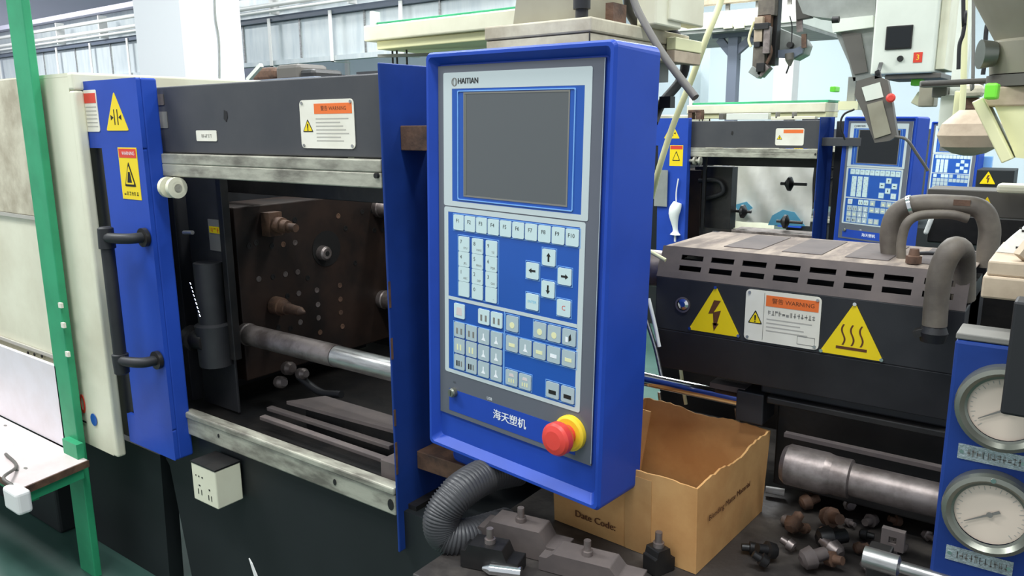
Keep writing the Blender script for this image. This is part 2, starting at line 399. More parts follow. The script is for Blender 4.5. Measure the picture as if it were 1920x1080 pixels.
# ------------------------------------------------------------------ injection moulding machine, clamp side
def machine(name, label, dx=0.0, dy=0.0, dz=0.0, near=True, group=None):
    t = thing(name, label, 'machine', (-1.7, 1.5, 0), group)
    P = lambda nm, m_, *b, bevel=0.002, par=t: BX(nm, m_, par, *b, bevel=bevel)
    zb = 0.0 - dz
    # base with the open gap behind the left leg
    fr = front(0, 1.21, 0)
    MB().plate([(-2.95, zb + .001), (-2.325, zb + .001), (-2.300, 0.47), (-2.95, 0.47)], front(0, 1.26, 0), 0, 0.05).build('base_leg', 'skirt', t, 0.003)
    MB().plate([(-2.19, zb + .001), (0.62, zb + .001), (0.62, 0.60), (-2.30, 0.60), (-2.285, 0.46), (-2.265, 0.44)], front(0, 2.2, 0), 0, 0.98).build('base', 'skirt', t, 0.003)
    P('bed', 'soot', -2.45, -1.2, 1.235, 2.2, 0.58, 0.612, bevel=0)
    # hood
    h = MB()
    x0, x1, y0, y1, z0, z1 = -3.6, -2.39, 1.12, 2.25, 0.47, 1.655
    h.box(x1 - 0.03, x1, y0, y0 + 0.03, z0, z1 - .0505).box(x1 - 0.03, x1, y0, y1, z1 - 0.05, z1)
    hd = h.build('hood', 'cream', t, 0.007, seg=3)
    g = MB().box(x0, x1 - .029, y0 + .002, y0 + 0.012, z0, z1 - .012).box(x0, x1 - .029, y0 + .002, y1, z1 - 0.0115, z1 - .001).box(x0, x1 - .029, y1 - 0.012, y1, z0, z1 - .012)
    g.build('hood_sheet', 'cream', hd)
    for z in (1.213, 0.745):
        MB().box(x0, -2.62, y0 - 0.006, y0, z - 0.006, z + 0.006).build('panel_seam', 'paleink', hd)
    MB().box(x0, -2.62, y0 - 0.004, y0, 1.22, z1 - 0.004).build('upper_panel', 'cream_dusty', hd, 0.002)
    if near:
        for (px, py) in ((56, 661), (68, 664), (82, 667)):
            q = at(px, py, y=y0); MB().plate(circ(0.006, 10), front(q.x, y0 - 0.006, q.z), -0.0015, 0.0015).build('hole', 'ink', hd)
        q = at(176, 787, y=y0)
        MB().plate([(a*0.95, b) for a, b in circ(0.021, 20)], front(q.x, y0, q.z), 0, 0.0012).build('blue_emblem', 'memblue', hd)
        q = at(155, 757, y=y0)
        MB().ringplate([(a*0.55, b*1.1) for a, b in circ(0.03, 20)], [(a*0.32, b*0.75) for a, b in circ(0.03, 20)], front(q.x, y0, q.z), 0, 0.0012).build('red_letter', 'redlabel', hd)
        q = at(158, 790, y=y0); MB().plate(rect(-0.02, 0.015, -0.003, 0.003), front(q.x, y0, q.z), 0, 0.0012).build('printed_line', 'ink', hd)
        MB().box(-2.62, -2.615, y0 - 0.003, y0, z0 + 0.02, z1 - 0.02).build('panel_seam', 'paleink', hd)
    # dark sheets added to block light and keep the interior dark
    if near: P('rear_dark_sheet', 'soot', -2.39, -1.26, 2.18, 2.2, 0.56, 1.62)
    P('tail_dark_sheet', 'soot', -2.405, -2.39, 1.25, 2.15, 0.62, 1.60)
    # sliding safety door
    fr = front(0, 1.15, 0)
    d_ = MB().plate([(-2.415, 1.44), (-2.10, 1.44), (-2.10, 1.63), (-2.415, 1.63)], fr, -.012, 0)
    d_.plate([(-2.315, .62), (-2.10, .62), (-2.10, 1.4399), (-2.325, 1.4399)], fr, -.012, 0)
    d_.plate([(-2.36, .525), (-2.10, .525), (-2.10, .6199), (-2.36, .6199)], fr, -.012, 0)
    d_.box(-2.112, -2.1001, 1.1621, 1.21, .525, 1.63)
    door = d_.build('safety_door', 'blue', t, 0.006, seg=3)
    MB().box(-2.425, -2.295, 1.162, 1.168, 0.53, 1.50).build('door_window', 'windark', door)
    if near:
        hb = MB()
        hb.rev([(0, .014), (.01, .021), (.14, .023), (.145, .018), (.855, .018), (.86, .023), (.99, .021), (1, .014)], (-2.226, 1.085, 0.79), (-2.226, 1.085, 1.225), 16)
        for z in (0.835, 1.195): hb.tube([(-2.226, 1.085, z), (-2.19, 1.083, z), (-2.14, 1.105, z), (-2.13, 1.148, z)], 0.015, 10)
        hb.build('door_handle', 'black', door)
        for z in (0.835, 1.195):
            MB().cyl((-2.13, 1.148, z), (-2.13, 1.136, z), 0.027).build('handle_mount', 'soot', door)
    sgn = big_triangle(t, front(-2.222, 1.15, 1.49), 0.12, 0.106, 'crush', rivets=False)
    lb = MB().plate(rect(-0.05, 0.05, -0.0725, 0.0725), front(-2.183, 1.15, 1.371), 0, 0.001).build('yellow_label', 'yellow', door)
    if near: BX('red_header', 'redlabel', door, -2.229, -2.137, 1.1485, 1.1490, 1.415, 1.44)
    else: BX('red_header', 'redlabel', door, -2.229, -2.137, 1.1485, 1.1490, 1.415, 1.44)
    q = MB().plate(rtri(0.06, 0.07, -2.183, 1.335), front(0, 1.149, 0), 0, 0.0008); q.build('label_triangle_border', 'ink', door)
    q = MB().plate(rtri(0.045, 0.052, -2.183, 1.341), front(0, 1.148, 0), 0, 0.0008); q.build('label_triangle', 'yellow', door)
    if near:
        q = MB().plate([(-.012, 0), (.012, 0), (.006, .03), (-.004, .03)], front(-2.183, 1.1472, 1.346), 0, 0.0004); q.build('hand_symbol', 'ink', door)
        MB().text('WARNING', front(-2.178, 1.1485, 1.427), 0.014, 0.0006).build('label_text', 'white_ink', door)
        MB().marks(front(-2.183, 1.149, 1.315), -.04, .04, 0, .012, 6, 0, 4).build('label_text', 'ink', door)
        r_ = MB().plate(rrect(0.075, 0.118, 0.006), front(-2.358, 1.15, 1.546), 0, 0.0015).build('notice_label', 'labelwhite', door)
        MB().plate(rect(-0.033, 0.033, 0.022, 0.05), front(-2.358, 1.15, 1.546), 0.0015, 0.002).build('notice_header', 'redlabel', door)
        q = MB()
        for k in range(6): q.plate(rect(-0.03, 0.03, 0.01 - k*0.011, 0.0125 - k*0.011), front(-2.358, 1.15, 1.546), 0.0015, 0.002)
        q.build('notice_lines', 'paleink', door)
    # top beam and its notices
    bm = MB().box(-2.2, -1.234, 1.22, 1.26, 1.428, 1.607).box(-2.2, -1.234, 1.2601, 1.42, 1.595, 1.607)
    beam = bm.build('top_beam', 'char', t, 0.003)
    MB().box(-1.48, -1.42, 1.26, 1.3, 1.607, 1.613).box(-1.36, -1.26, 1.26, 1.4, 1.607, 1.616).build('beam_cap', 'char', t)
    MB().plate([(-.008, -.008), (.002, -.016), (.009, -.004), (.008, .010), (-.004, .014)], front(-1.81, 1.22, 1.526), -0.002, 0.0012).build('slot_hole', 'ink', beam)
    sg = sign(t, front(-1.421, 1.2195, 1.502), 0.184, 0.11, far=not near)
    if near:
        MB().plate(rrect(0.093, 0.028, 0.004), front(-1.901, 1.2195, 1.475), 0, 0.0012).build('small_label', 'labelwhite', beam)
        MB().plate(rrect(0.055, 0.03, 0.003), front(-2.118, 1.2195, 1.573), 0, 0.001).build('worn_label', 'dustface', beam)
        MB().plate(rrect(0.06, 0.045, 0.003), front(-2.112, 1.2195, 1.518), 0, 0.001).build('worn_label', 'greyink', beam)
        MB().marks(front(-1.901, 1.218, 1.475), -.025, .025, 0, .01, 6, 0, 5).build('label_text', 'paleink', beam)
    # rails and rollers
    rl = MB().box(-2.1, -1.234, 1.2, 1.212, 1.364, 1.398).box(-2.1, -1.234, 1.2, 1.235, 1.398, 1.426)
    rl.build('door_rail', 'rail', t, 0.003)
    CY('stop_bolt', 'ink', t, (-1.244, 1.2, 1.392), (-1.244, 1.193, 1.392), 0.006)
    for x in (-2.062, -2.022):
        q = MB().rev([(0, .018), (.1, .029), (.9, .029), (1, .018)], (x - .007, 1.19, 1.335), (x + .010, 1.19, 1.335), 20)
        q.build('roller', 'cream' if near else 'rail', t)
    CY('roller_axle', 'rail', t, (-2.11, 1.19, 1.335), (-2.01, 1.19, 1.335), 0.011)
    lr = MB().box(-2.12, -1.234, 1.2, 1.213, 0.592, 0.645).box(-2.12, -1.234, 1.196, 1.23, 0.645, 0.664)
    lrail = lr.build('lower_rail', 'rail', t, 0.004)
    if near:
        for (px, py, r_) in ((628, 904, .007), (733, 946, .012), (410, 817, .005)):
            q = at(px, py, y=1.2); MB().plate([(a*.8, b*1.2) for a, b in circ(r_, 12)], front(q.x, 1.2, q.z), 0, 0.0015).build('rail_hole', 'ink', lrail)
    # post between window and control panel
    cm = MB().box(-1.232, -1.226, 1.2, 1.42, 0.5, 1.627).box(-1.232, -1.2, 1.4201, 1.44, 0.5, 1.627)
    post = cm.build('guard_post', 'blue_dull', t, 0.005, seg=3)
    for (z0_, z1_) in ((1.10, 1.16), (0.98, 1.03), (0.82, 0.86), (0.70, 0.78)):
        MB().box(-1.2258, -1.2250, 1.1995, 1.206, z0_, z1_).build('chipped_paint', 'rust', post)
    P('mounting_arm', 'rust' if near else 'char', -1.2255, -1.02 if near else -.93, 1.255, 1.34, 1.444, 1.497)
    P('lower_mounting_arm', 'rust', -1.2255, -1.02, 1.27, 1.34, 0.69, 0.735)
    # fixed platen behind the post
    P('fixed_platen', 'black', -1.19, -1.0, 1.445, 1.98, 0.652, 1.6, bevel=0.004)
    # moving platen with bolt holes
    pl = P('moving_platen', 'brown', -2.28, -2.1, 1.415, 2.08, 0.70, 1.256, bevel=0.004)
    if near:
        fs = side(-2.1, 0, 0)
        q = at(612, 466, x=-2.1)
        MB().rev([(0, .062), (1, .062)], (-2.0995, q.y, q.z), (-2.098, q.y, q.z), 28).build('ejector_hole', 'ink', pl)
        MB().rev([(0, .026), (.8, .024), (1, .018)], (-2.0985, q.y - .022, q.z - .012), (-2.07, q.y - .022, q.z - .012), 16).build('ejector_nut', 'dullsteel', pl)
        MB().plate(circ(.009, 8, q.y - .022, q.z - .012), side(-2.0698, 0, 0), 0, .001).build('nut_bore', 'ink', pl)
        holes = [(480,455,0),(510,461,0),(531,458,1),(553,455,2),(485,523,2),(512,519,0),(535,514,2),(558,510,2),(539,555,0),(560,550,2),(594,544,2),(637,535,1),
                 (596,571,2),(638,561,1),(597,596,2),(639,586,1),(563,604,2),(522,614,0),(600,623,1),(642,612,1),(545,616,0),(577,521,0),(553,412,0),(634,405,1),(666,493,0),
                 (679,397,3),(698,395,3),(717,392,3),(648,428,3),(702,432,3),(718,431,3),(467,461,0)]
        for (px, py, k) in holes:
            q = at(px, py, x=-2.1)
            mm = {0: 'soot', 1: 'rust', 2: 'dullsteel', 3: 'ink'}[k]
            MB().ringplate(circ(.0095, 10, q.y, q.z), circ(.0055, 10, q.y, q.z), side(-2.1, 0, 0), 0, .0015).plate(circ(.0056, 8, q.y, q.z), side(-2.1, 0, 0), 0.0, .0004).build('bolt_hole', mm, pl)
        # mould clamps
        for (px, py, nm) in ((505, 420, 0), (515, 572, 1)):
            q = at(px, py, x=-2.1)
            k = MB()
            if nm == 0:
                k.box(-2.1, -2.06, q.y - .03, q.y + .02, q.z - .035, q.z + .04)
                k.rev([(0, .026), (.3, .026), (.31, .02), (.6, .02), (.61, .013), (1, .013)], (-2.06, q.y, q.z), (-1.975, q.y + .005, q.z - .005), 14)
            else:
                k.rev([(0, .03), (.25, .03), (.26, .024), (.42, .022), (.43, .017), (.85, .015), (1, .003)], (-2.1, q.y, q.z), (-1.96, q.y + .01, q.z - .008), 14)
            k.build('clamp_bolt', 'rust', pl)
    # side block of the platen with sticker
    P('toggle_block', 'black', -2.36, -2.285, 1.33, 2.1, 0.62, 1.33)
    vp = P('upright_bar', 'soot', -2.06, -2.035, 1.335, 1.36, 0.8, 1.37)
    P('upper_crossbar', 'soot', -2.3, -1.235, 1.5, 1.53, 1.29, 1.37)
    if near:
        P('inner_plate', 'black', -2.25, -2.065, 1.352, 1.36, 0.62, 1.37)
        BX('serial_label', 'greyink', t, -2.135, -2.05, 1.348, 1.351, 1.131, 1.226)
        BX('serial_label_stripe', 'yellow', t, -2.128, -2.055, 1.346, 1.348, 1.185, 1.205)
        MB().marks(front(-2.0915, 1.346, 1.195), -.03, .03, 0, .016, 4, 0, 6).build('label_text', 'orange', t)
        MB().rev([(0, .05), (.4, .055), (.42, .042), (1, .042)], (-2.11, 1.32, 0.78), (-2.11, 1.32, 1.1), 18).build('grease_cylinder', 'black', t)
        MB().rev([(0, .04), (.3, .04), (.32, .03), (1, .03)], (-2.19, 1.29, 0.86), (-2.1, 1.29, 0.86), 16).build('cylinder_fitting', 'soot', t)
        ch = MB()
        for k in range(9):
            q = at(356 + k*2.2, 530 + k*7.5, y=1.24); a = q + Vector((.004*(-1)**k, 0, .004))
            ch.tube([q, q + Vector((.005, 0, -.006))], .0025, 6)
        ch.build('bead_chain', 'chrome', t)
        CY('door_bolt', 'steel', t, at(345, 436, y=1.24), at(361, 436, y=1.24), 0.006)
        # lower interior
        a, b, c, e = at(537, 752, z=.70), at(610, 742, z=.70), at(745, 782, z=.70), at(745, 808, z=.70)
        MB().plate([(a.x, a.y), (e.x, e.y), (c.x, c.y), (b.x, b.y)], (Vector((0, 0, .7)), X_, Y_), -.01, 0).build('drip_plate', 'dustface', t)
        P('drip_plate_stand', 'soot', -1.8, -1.3, 1.40, 1.46, 0.612, 0.69)
        for k, (pa, pb, rr) in enumerate((((492, 782), (722, 862), .012), ((505, 765), (735, 838), .009))):
            a = at(*pa, z=.66); b = at(*pb, z=.66); MB().obox(a, b, .02, .012).build('guide_strip', 'dustface', t, 0.002)
        P('guide_end', 'dustface', -1.32, -1.27, 1.24, 1.30, 0.612, 0.70)
        for (px, py, rr) in ((535, 690, .022), (520, 716, .02), (560, 700, .018)):
            q = at(px, py, y=1.5); MB().rev([(0, rr*.7), (.2, rr), (.7, rr), (1, rr*.6)], q, q + Vector((.05, -.01, .01)), 12).build('hose_fitting', 'dullsteel', t)
        MB().tube([at(560, 705, y=1.5), at(600, 735, y=1.5), at(640, 740, y=1.5)], .012, 8).build('inner_hose', 'rubber', t)
    # tie bars
    for (y, z) in ((1.42, .857), (2.02, .857), (2.02, 1.2)):
        if near:
            MB().rev([(0, .034), (.05, .036), (.06, .033), (1, .033)], (-2.1, y, z), (-1.67, y, z), 24).build('tie_bar_sleeve', 'dullsteel', t)
            MB().cyl((-1.67, y, z), (-1.18, y, z), .031, seg=24).build('tie_bar', 'steel', t)
    if not near:
        def fa(px, py, yy): return at(px, py, y=yy + dy) - Vector((dx, dy, dz))
        if dy < 5:
            a, b = fa(1303, 312, 1.45), fa(1368, 430, 1.45)
        else: a, b = Vector((-2.05, 0, 1.34)), Vector((-1.8, 0, .75))
        P('mould_half', 'soot', a.x, b.x, 1.45, 1.56, b.z, a.z)
        MB().tube([(a.x + .05, 1.42, 1.18), (a.x + .2, 1.42, 1.18), (a.x + .23, 1.42, 1.1), (a.x + .1, 1.42, 1.05)], .018, 8).build('mould_hose', 'rubber', t)
        if dy < 5:
            a, b = fa(1367, 308, 2.5), fa(1519, 424, 2.5)
            sh = MB(); vs = []; nx, nz = 14, 10
            for jj in range(nz + 1):
                for ii in range(nx + 1):
                    vs.append((a.x + (b.x - a.x)*ii/nx, 2.5 + .02*math.sin(ii*1.3 + jj*.7), b.z + (a.z - b.z)*jj/nz))
            fs = [(jj*(nx+1)+ii, jj*(nx+1)+ii+1, (jj+1)*(nx+1)+ii+1, (jj+1)*(nx+1)+ii) for jj in range(nz) for ii in range(nx)]
            sh.add(vs, fs, True).build('plastic_sheet', 'bag', t)
            for pts in ([(1378, 384), (1400, 378), (1412, 390), (1402, 396), (1384, 396)], [(1440, 422), (1448, 404), (1468, 393), (1490, 398), (1510, 424)]):
                MB().plate([(fa(x, y, 2.46).x, fa(x, y, 2.46).z) for x, y in pts][::-1], front(0, 2.46, 0), 0, .003).build('blue_film', 'cyan', t)
            for (px, py, s_) in ((1488, 345, -1), (1386, 396, 1), (1480, 416, -1)):
                q = fa(px, py, 1.55)
                MB().cyl((q.x - .09, 1.55, q.z), (q.x + .09, 1.55, q.z), .011, seg=8).rev([(0, .014), (.3, .05), (.6, .05), (1, .014)], (q.x, 1.55, q.z), (q.x + s_*.06, 1.55, q.z), 12).build('clamp_bolt', 'soot', t)
            a, b = fa(1336, 447, 1.3), fa(1505, 447, 1.3)
            P('lower_bar', 'chrome', a.x, b.x, 1.3, 1.33, a.z - .02, a.z + .02)
        P('sill_plate', 'dullsteel', -1.85, -1.24, 1.4, 1.6, .80, .84)
    t.location = Vector(t.location) + Vector((dx, dy, dz))
    return t

m1 = machine('injection_molding_machine', 'nearest black and blue moulding machine with open window and cream hood, left of control panel')

# ------------------------------------------------------------------ control panel (local coordinates, face towards local -y)
def control_panel(label, loc, rot, group=None):
    t = thing('control_panel', label, 'control panel', loc, group, rot)
    OFF[t.name] = Vector()
    W, Hh = 0.4735, 0.85
    def lp(ins, y, r): return [Vector((a, y, b)) for a, b in rrect(W - 2*ins, Hh - 2*ins, max(r, .002), 5)]
    hs = MB()
    hs.loops([lp(0.003, .132, .016), lp(0, .129, .018), lp(0, -.002, .012), lp(.004, -.008, .010), lp(.010, -.008, .010), lp(.024, .010, .008)], False, True, True)
    hs.build('housing', 'blue', t)
    MB().box(-.225, -.10, .045, .125, -.485, -.4255).build('cable_entry', 'blue', t, .02, seg=4)
    MB().box(-.14, .14, .1321, .16, -.30, .30).build('rear_cover', 'blue', t, .006)
    fr = (Vector((0, .009, 0)), X_, Z_)
    MB().plate(rect(-.212, .206, -.345, .398), fr, 0, .003).build('face_plate', 'plate', t, .0008)
    MB().box(.2055, .2065, .0052, .0062, -.34, .397).build('plate_edge', 'bezel', t)
    F_ = lambda y: (Vector((0, y, 0)), X_, Z_)
    # screen bezel
    bz = MB().ringplate(rrect(.3765, .268, .004, cx=-.0075, cy=.2505), rect(-.1705, .165, .127, .353), F_(.006), 0, .0008).build('screen_bezel', 'bezel', t)
    MB().plate(rect(-.1705, .165, .127, .353), F_(.006), 0, .0005).build('screen_surround', 'memblue', t)
    MB().ringplate(rrect(.300, .218, .003, cx=-.004, cy=.240), rrect(.296, .214, .003, cx=-.004, cy=.240), F_(.0055), 0, .0016).build('raised_line', 'lightblue', t)
    sc_ = MB().plate(rect(-.134, .130, .1415, .3425), F_(.0055), 0, .0003).build('screen', 'screen', t)
    MB().ringplate(rect(-.137, .133, .1385, .3455), rect(-.134, .130, .1415, .3425), F_(.0055), 0, .0008).build('screen_gasket', 'greyink', t)
    MB().plate(rect(-.1335, -.1285, .1425, .3415), F_(.0052), 0, .0004).build('screen_edge', 'nickel', sc_)
    # maker's lettering
    q = MB().text('HAITIAN', F_(.0052), .0155, .0003, cx=-.124, cy=.3672, sx=.95, bold=.0005)
    q.build('maker_name', 'ink', bz)
    q = MB()
    for k in range(3): q.ringplate([(a*(.35 + .33*k) + -.163 , b + .366) for a, b in circ(.0085, 16)], [(a*(.35 + .33*k)*.8 - .163, b*.86 + .366) for a, b in circ(.0085, 16)], F_(.0052), 0, .0003)
    q.build('maker_emblem', 'greyink', bz)
    # keypad bezels
    kb = MB().ringplate(rrect(.371, .361, .005, cx=-.0095, cy=-.0665), rect(-.183, .164, -.239, .104), F_(.006), 0, .0008).build('keypad_bezel', 'bezel', t)
    MB().plate(rect(-.183, .164, -.239, .104), F_(.006), 0, .0005).build('keypad_surface', 'memblue', t)
    MB().box(-.1829, .1639, .0048, .0055, -.0835, -.0765).build('divider_band', 'bezel', kb)
    MB().box(-.0200, -.0180, .0048, .0055, -.238, -.0836).build('divider_line', 'lightblue', kb)
    fy = .0055; kt = .0022
    frames = []
    def key(x, z, w_=.0315, h_=.0315, name='key', m_='key', legend=None, lm='ink', art=None, lsz=.0095, lx=0, lz=0):
        k = MB().plate(rrect(w_, h_, .0025, 2, x, z), F_(fy), 0, kt).build(name, m_, t)
        y = fy - kt
        if legend: MB().text(legend, F_(y), lsz, .0002, cx=x + lx, cy=z + lz).build('legend', lm, k)
        if art:
            for (pts, mm) in art:
                MB().plate([(x + a, z + b) for a, b in pts], F_(y), 0, .0003).build('symbol', mm, k)
        return k
    def outline(x0, x1, z0, z1): frames.append((x0, x1, z0, z1))
    for i in range(10): key(-.1502 + .0331*i, .084, .0298, .0315, 'function_key', 'key', 'F%d' % (i + 1), 'ink', lsz=.011, lx=-.002, lz=.003)
    outline(-.168, .166, .066, .102)
    nums = ('789', '456', '123', ' 0.')
    sub = (('STU', 'VWX', 'YZ'), ('JKL', 'MNO', 'PQR'), ('ABC', 'DEF', 'GHI'), ('', '', ''))
    for j in range(4):
        for i in range(3):
            k = key(-.1346 + .0394*i, .0404 - .0318*j, .0312, .0312, 'number_key', 'key', nums[j][i] if nums[j][i] != ' ' else None, 'ink', lsz=.011, lx=-.008 if j < 3 or i < 2 else .007, lz=.004 if j < 3 or i < 2 else -.006)
            if sub[j][i]: MB().text(sub[j][i], F_(fy - kt), .0065, .0002, cx=-.1346 + .0394*i + .005, cy=.0404 - .0318*j - .008).build('legend', 'greyink', k)
    outline(-.154, -.036, -.072, .059)
    ar = [(-.002, -.008), (.002, -.008), (.002, .002), (.005, .002), (0, .009), (-.005, .002), (-.002, .002)]
    def rotp(p, a): c, s_ = math.cos(a), math.sin(a); return [(x*c - y*s_, x*s_ + y*c) for x, y in p]
    for (x, z, a) in ((.0934, .0404, 0), (.0536, .0096, math.pi/2), (.1325, .0094, -math.pi/2), (.0934, -.0208, math.pi)):
        key(x, z, name='arrow_key', art=[(rotp(ar, a), 'ink')]); outline(x - .0185, x + .0185, z - .0185, z + .0185)
    for (x, z, mm, s_) in ((.0544, -.0515, 'cyan', 'ENTER'), (.1323, -.0508, 'redlabel', 'C')):
        key(x, z, name='enter_key' if mm == 'cyan' else 'cancel_key', legend=s_, lm=mm, lsz=.0075 if mm == 'cyan' else .013); outline(x - .0185, x + .0185, z - .0185, z + .0185)
    R4 = (-.1046, -.1462, -.1818, -.2176); LX = (-.1486, -.1124, -.0763, -.0401)
    brk = [([(-.009, -.009), (-.004, -.009), (-.004, .004), (-.009, .004)], 'greyink'), ([(.004, -.009), (.009, -.009), (.009, .004), (.004, .004)], 'greyink')]
    tri_ = [([(-.006, -.009), (.006, -.009), (.0015, -.002), (.0015, .006), (-.0015, .006), (-.0015, -.002)], 'white_ink')]
    yel = [([(-.007, -.009), (-.003, -.009), (-.003, .004), (-.007, .004)], 'tube'), ([(.002, -.009), (.006, -.009), (.006, .004), (.002, .004)], 'tube')]
    dk = [([(-.009, -.009), (-.005, -.009), (-.005, .003), (-.009, .003)], 'ink'), ([(-.002, -.009), (.001, -.009), (.001, .003), (-.002, .003)], 'ink'), ([(.005, -.009), (.008, -.009), (.008, .003), (.005, .003)], 'greyink')]
    key(LX[0], R4[0], art=[([(-.009, -.009), (.009, -.009), (.007, .008), (-.007, .008)], 'pinkish')], m_='key')
    for x in LX[2:]: key(x, R4[0], art=brk, m_='key')
    for r_ in range(3):
        for c_ in range(4):
            a_ = tri_ if c_ > 1 else (brk, yel, dk)[r_]
            key(LX[c_], R4[1 + r_], .0315, .0325, m_='keygrey', art=a_)
    cir = [(circ(.0065, 12, 0, -.003), 'tube')]
    RX = (.0031, .0388, .0750, .1108, .1468)
    for c_ in (0, 2, 3): key(RX[c_], R4[0], m_='keygrey', art=cir)
    key(RX[4], R4[0], m_='keygrey', art=[([(-.008, -.01), (-.002, -.01), (-.002, 0), (-.008, 0)], 'white_ink'), ([(0, -.008), (.006, -.004), (.004, .007), (0, .002)], 'ink')])
    for c_ in range(5): key(RX[c_], R4[1], m_='keygrey', art=[([(-.008, -.006), (.008, -.006), (.008, .001), (-.008, .001)], ('tube', 'white_ink', 'tube', 'white_ink', 'tube')[c_])] if c_ != 1 else tri_)
    for (x, mm) in ((.0030, 'greyink'), (.0392, 'redlabel')):
        key(x, R4[3], m_='keygrey', name='heater_key', art=[([(a + k, b) for a, b in ((-.0015, -.01), (.0015, -.01), (.0015, -.002), (-.0015, -.002))], 'tube') for k in (-.006, 0, .006)] + [([(-.007, .003), (.007, .003), (.005, .009), (-.005, .009)], 'pinkish')])
    for x in (.1100, .1472): key(x, R4[3], m_='keygrey', name='motor_key', art=[([(-.009, -.008), (.009, -.008), (.009, .0), (-.009, .0)], 'ink')])
    for b in ((-.168, -.0205, -.236, -.1285), (-.0165, .0215, -.1235, -.086), (.0565, .1665, -.1235, -.086), (-.0165, .1665, -.165, -.1285), (-.0155, .0575, -.236, -.199), (.0915, .1655, -.236, -.199)): outline(*b)
    q = MB()
    for (a, b, c, e) in frames:
        q.ringplate(rect(a, b, c, e), rect(a + .0012, b - .0012, c + .0012, e - .0012), F_(.0055), 0, .0006)
    q.build('key_outlines', 'lightblue', t)
    # lower strip
    MB().plate(rect(-.183, .168, -.335, -.285), F_(.006), 0, .0004).build('lower_band', 'blue', t)
    MB().text('海天塑机', F_(.0055), .023, .0004, cx=-.003, cy=-.3095, bold=.0004).build('maker_characters', 'white_ink', t)
    MB().text('USB', F_(.006), .009, .0004, cx=-.060, cy=-.2785).build('port_legend', 'white_ink', t)
    MB().text('I O', F_(.006), .006, .0004, cx=-.166, cy=-.268).build('key_switch_legend', 'ink', t)
    ks = MB().rev([(0, .0105), (.7, .0105), (1, .008)], (-.167, .006, -.2905), (-.167, -.006, -.2905), 20).build('key_switch', 'nickel', t)
    MB().box(-.1675, -.1663, -.0066, -.0055, -.2955, -.2855).build('key_slot', 'ink', ks)
    es = MB().rev([(0, .035), (.75, .035), (1, .030)], (.158, .006, -.291), (.158, -.006, -.291), 32).build('emergency_stop', 'ringyellow', t)
    MB().rev([(0, .019), (.4, .019), (.42, .029), (.55, .032), (.82, .032), (.93, .028), (.99, .018), (1, .001)], (.158, -.004, -.291), (.158, -.052, -.291), 32).build('push_button', 'red', es)
    for ch in children(es):
        for p_ in ch.data.polygons: p_.use_smooth = True
    t.rotation_euler = rot
    return t
cp = control_panel('large blue control panel with grey screen and red stop button, nearest the camera', (-.8981, 1.2118, 1.2137), (-.0138, .0162, -.1046))

# corrugated hose under the panel
L = [at(970, 878, y=1.30), at(915, 890, y=1.22), at(862, 922, y=1.13), at(830, 965, y=1.09), at(834, 1000, y=1.09), at(870, 1008, y=1.12), at(950, 985, y=1.25)]
n_ = 64
q = MB(); q.tube(L, lambda s_: .036 + .0026*math.cos(s_*n_*2*math.pi), 18, 32)
o = q.build('corrugated_hose', 'corr', None); tag(o, 'dark corrugated hose hanging in a bend below the large control panel', 'hose')

# ------------------------------------------------------------------ injection side of the nearest machine
iu = thing('injection_unit', 'black barrel guard with slotted dusty top and yellow hazard triangles', 'injection unit', (-.4, 1.7, .9))
gx0, gx1 = -.748, -.152
g = MB()
g.box(gx0, gx1, 1.55, 1.555, 1.05, 1.168)                       # front sheet
g.box(gx0, gx0 + .005, 1.555, 1.86, 1.05, 1.168)
g.box(gx1 - .005, gx1, 1.555, 1.86, 1.05, 1.168); g.box(gx0, gx1, 1.855, 1.86, 0.95, 1.232)
g.plate([(1.55, 1.05), (1.57, .955), (1.575, .955), (1.555, 1.05)], (Vector((gx0, 0, 0)), Y_, Z_), 0, gx1 - gx0)
g.build('barrel_guard', 'char' if 0 else 'black', iu, .002)
# slotted bevel: built of strips so the slots are real openings
s0 = Vector((0, 1.55, 1.168)); s1 = Vector((0, 1.582, 1.232)); sv = (s1 - s0).normalized(); sl = (s1 - s0).length
fr = (Vector((0, s0.y, s0.z)), X_, sv)
gt = MB(); xs = [gx0 + .048 + k*.068 for k in range(8)]
rows = [(sl*.26, sl*.42), (sl*.60, sl*.76)]
edges = [0, rows[0][0], rows[0][1], rows[1][0], rows[1][1], sl]
for (a, b) in ((0, 1), (2, 3), (4, 5)): gt.plate(rect(gx0, gx1, edges[a], edges[b]), fr, -.003, 0)
for (a, b) in rows:
    x = gx0
    for sx in xs: gt.plate(rect(x, sx, a, b), fr, -.003, 0); x = sx + .050
    gt.plate(rect(x, gx1, a, b), fr, -.003, 0)
gt.build('slotted_bevel', 'dustface', iu)
tp = MB().box(gx0 + .02, gx1, 1.582, 1.86, 1.2295, 1.2325).box(gx0, gx0 + .02, 1.59, 1.86, 1.2225, 1.2305)
tp.build('guard_top', 'dust', iu, .002)
for k in range(4): BX('top_vent', 'dustface', iu, gx0 + .12 + k*.125, gx0 + .20 + k*.125, 1.63, 1.84, 1.2326, 1.234)
MB().plate([(1.552, 1.168), (1.582, 1.23), (1.86, 1.23), (1.86, 1.168)], (Vector((gx0, 0, 0)), Y_, Z_), 0, .004).build('guard_end', 'black', iu)
BX('inner_barrel', 'soot', iu, gx0 + .03, gx1, 1.62, 1.78, 1.06, 1.2)
MB().rev([(0, .012), (.6, .012), (1, .006)], (-.681, 1.55, 1.113), (-.681, 1.543, 1.113), 14).build('guard_screw', 'chrome', iu)
MB().ringplate(circ(.017, 20), circ(.013, 20), front(-.683, 1.55, 1.111), 0, .003).build('screw_washer', 'dullsteel', iu)
fr_ = lambda x, z: front(x, 1.5495, z)
big_triangle(iu, fr_((-.672-.559)/2 + .0055, 1.0585), .115, .103, 'bolt')
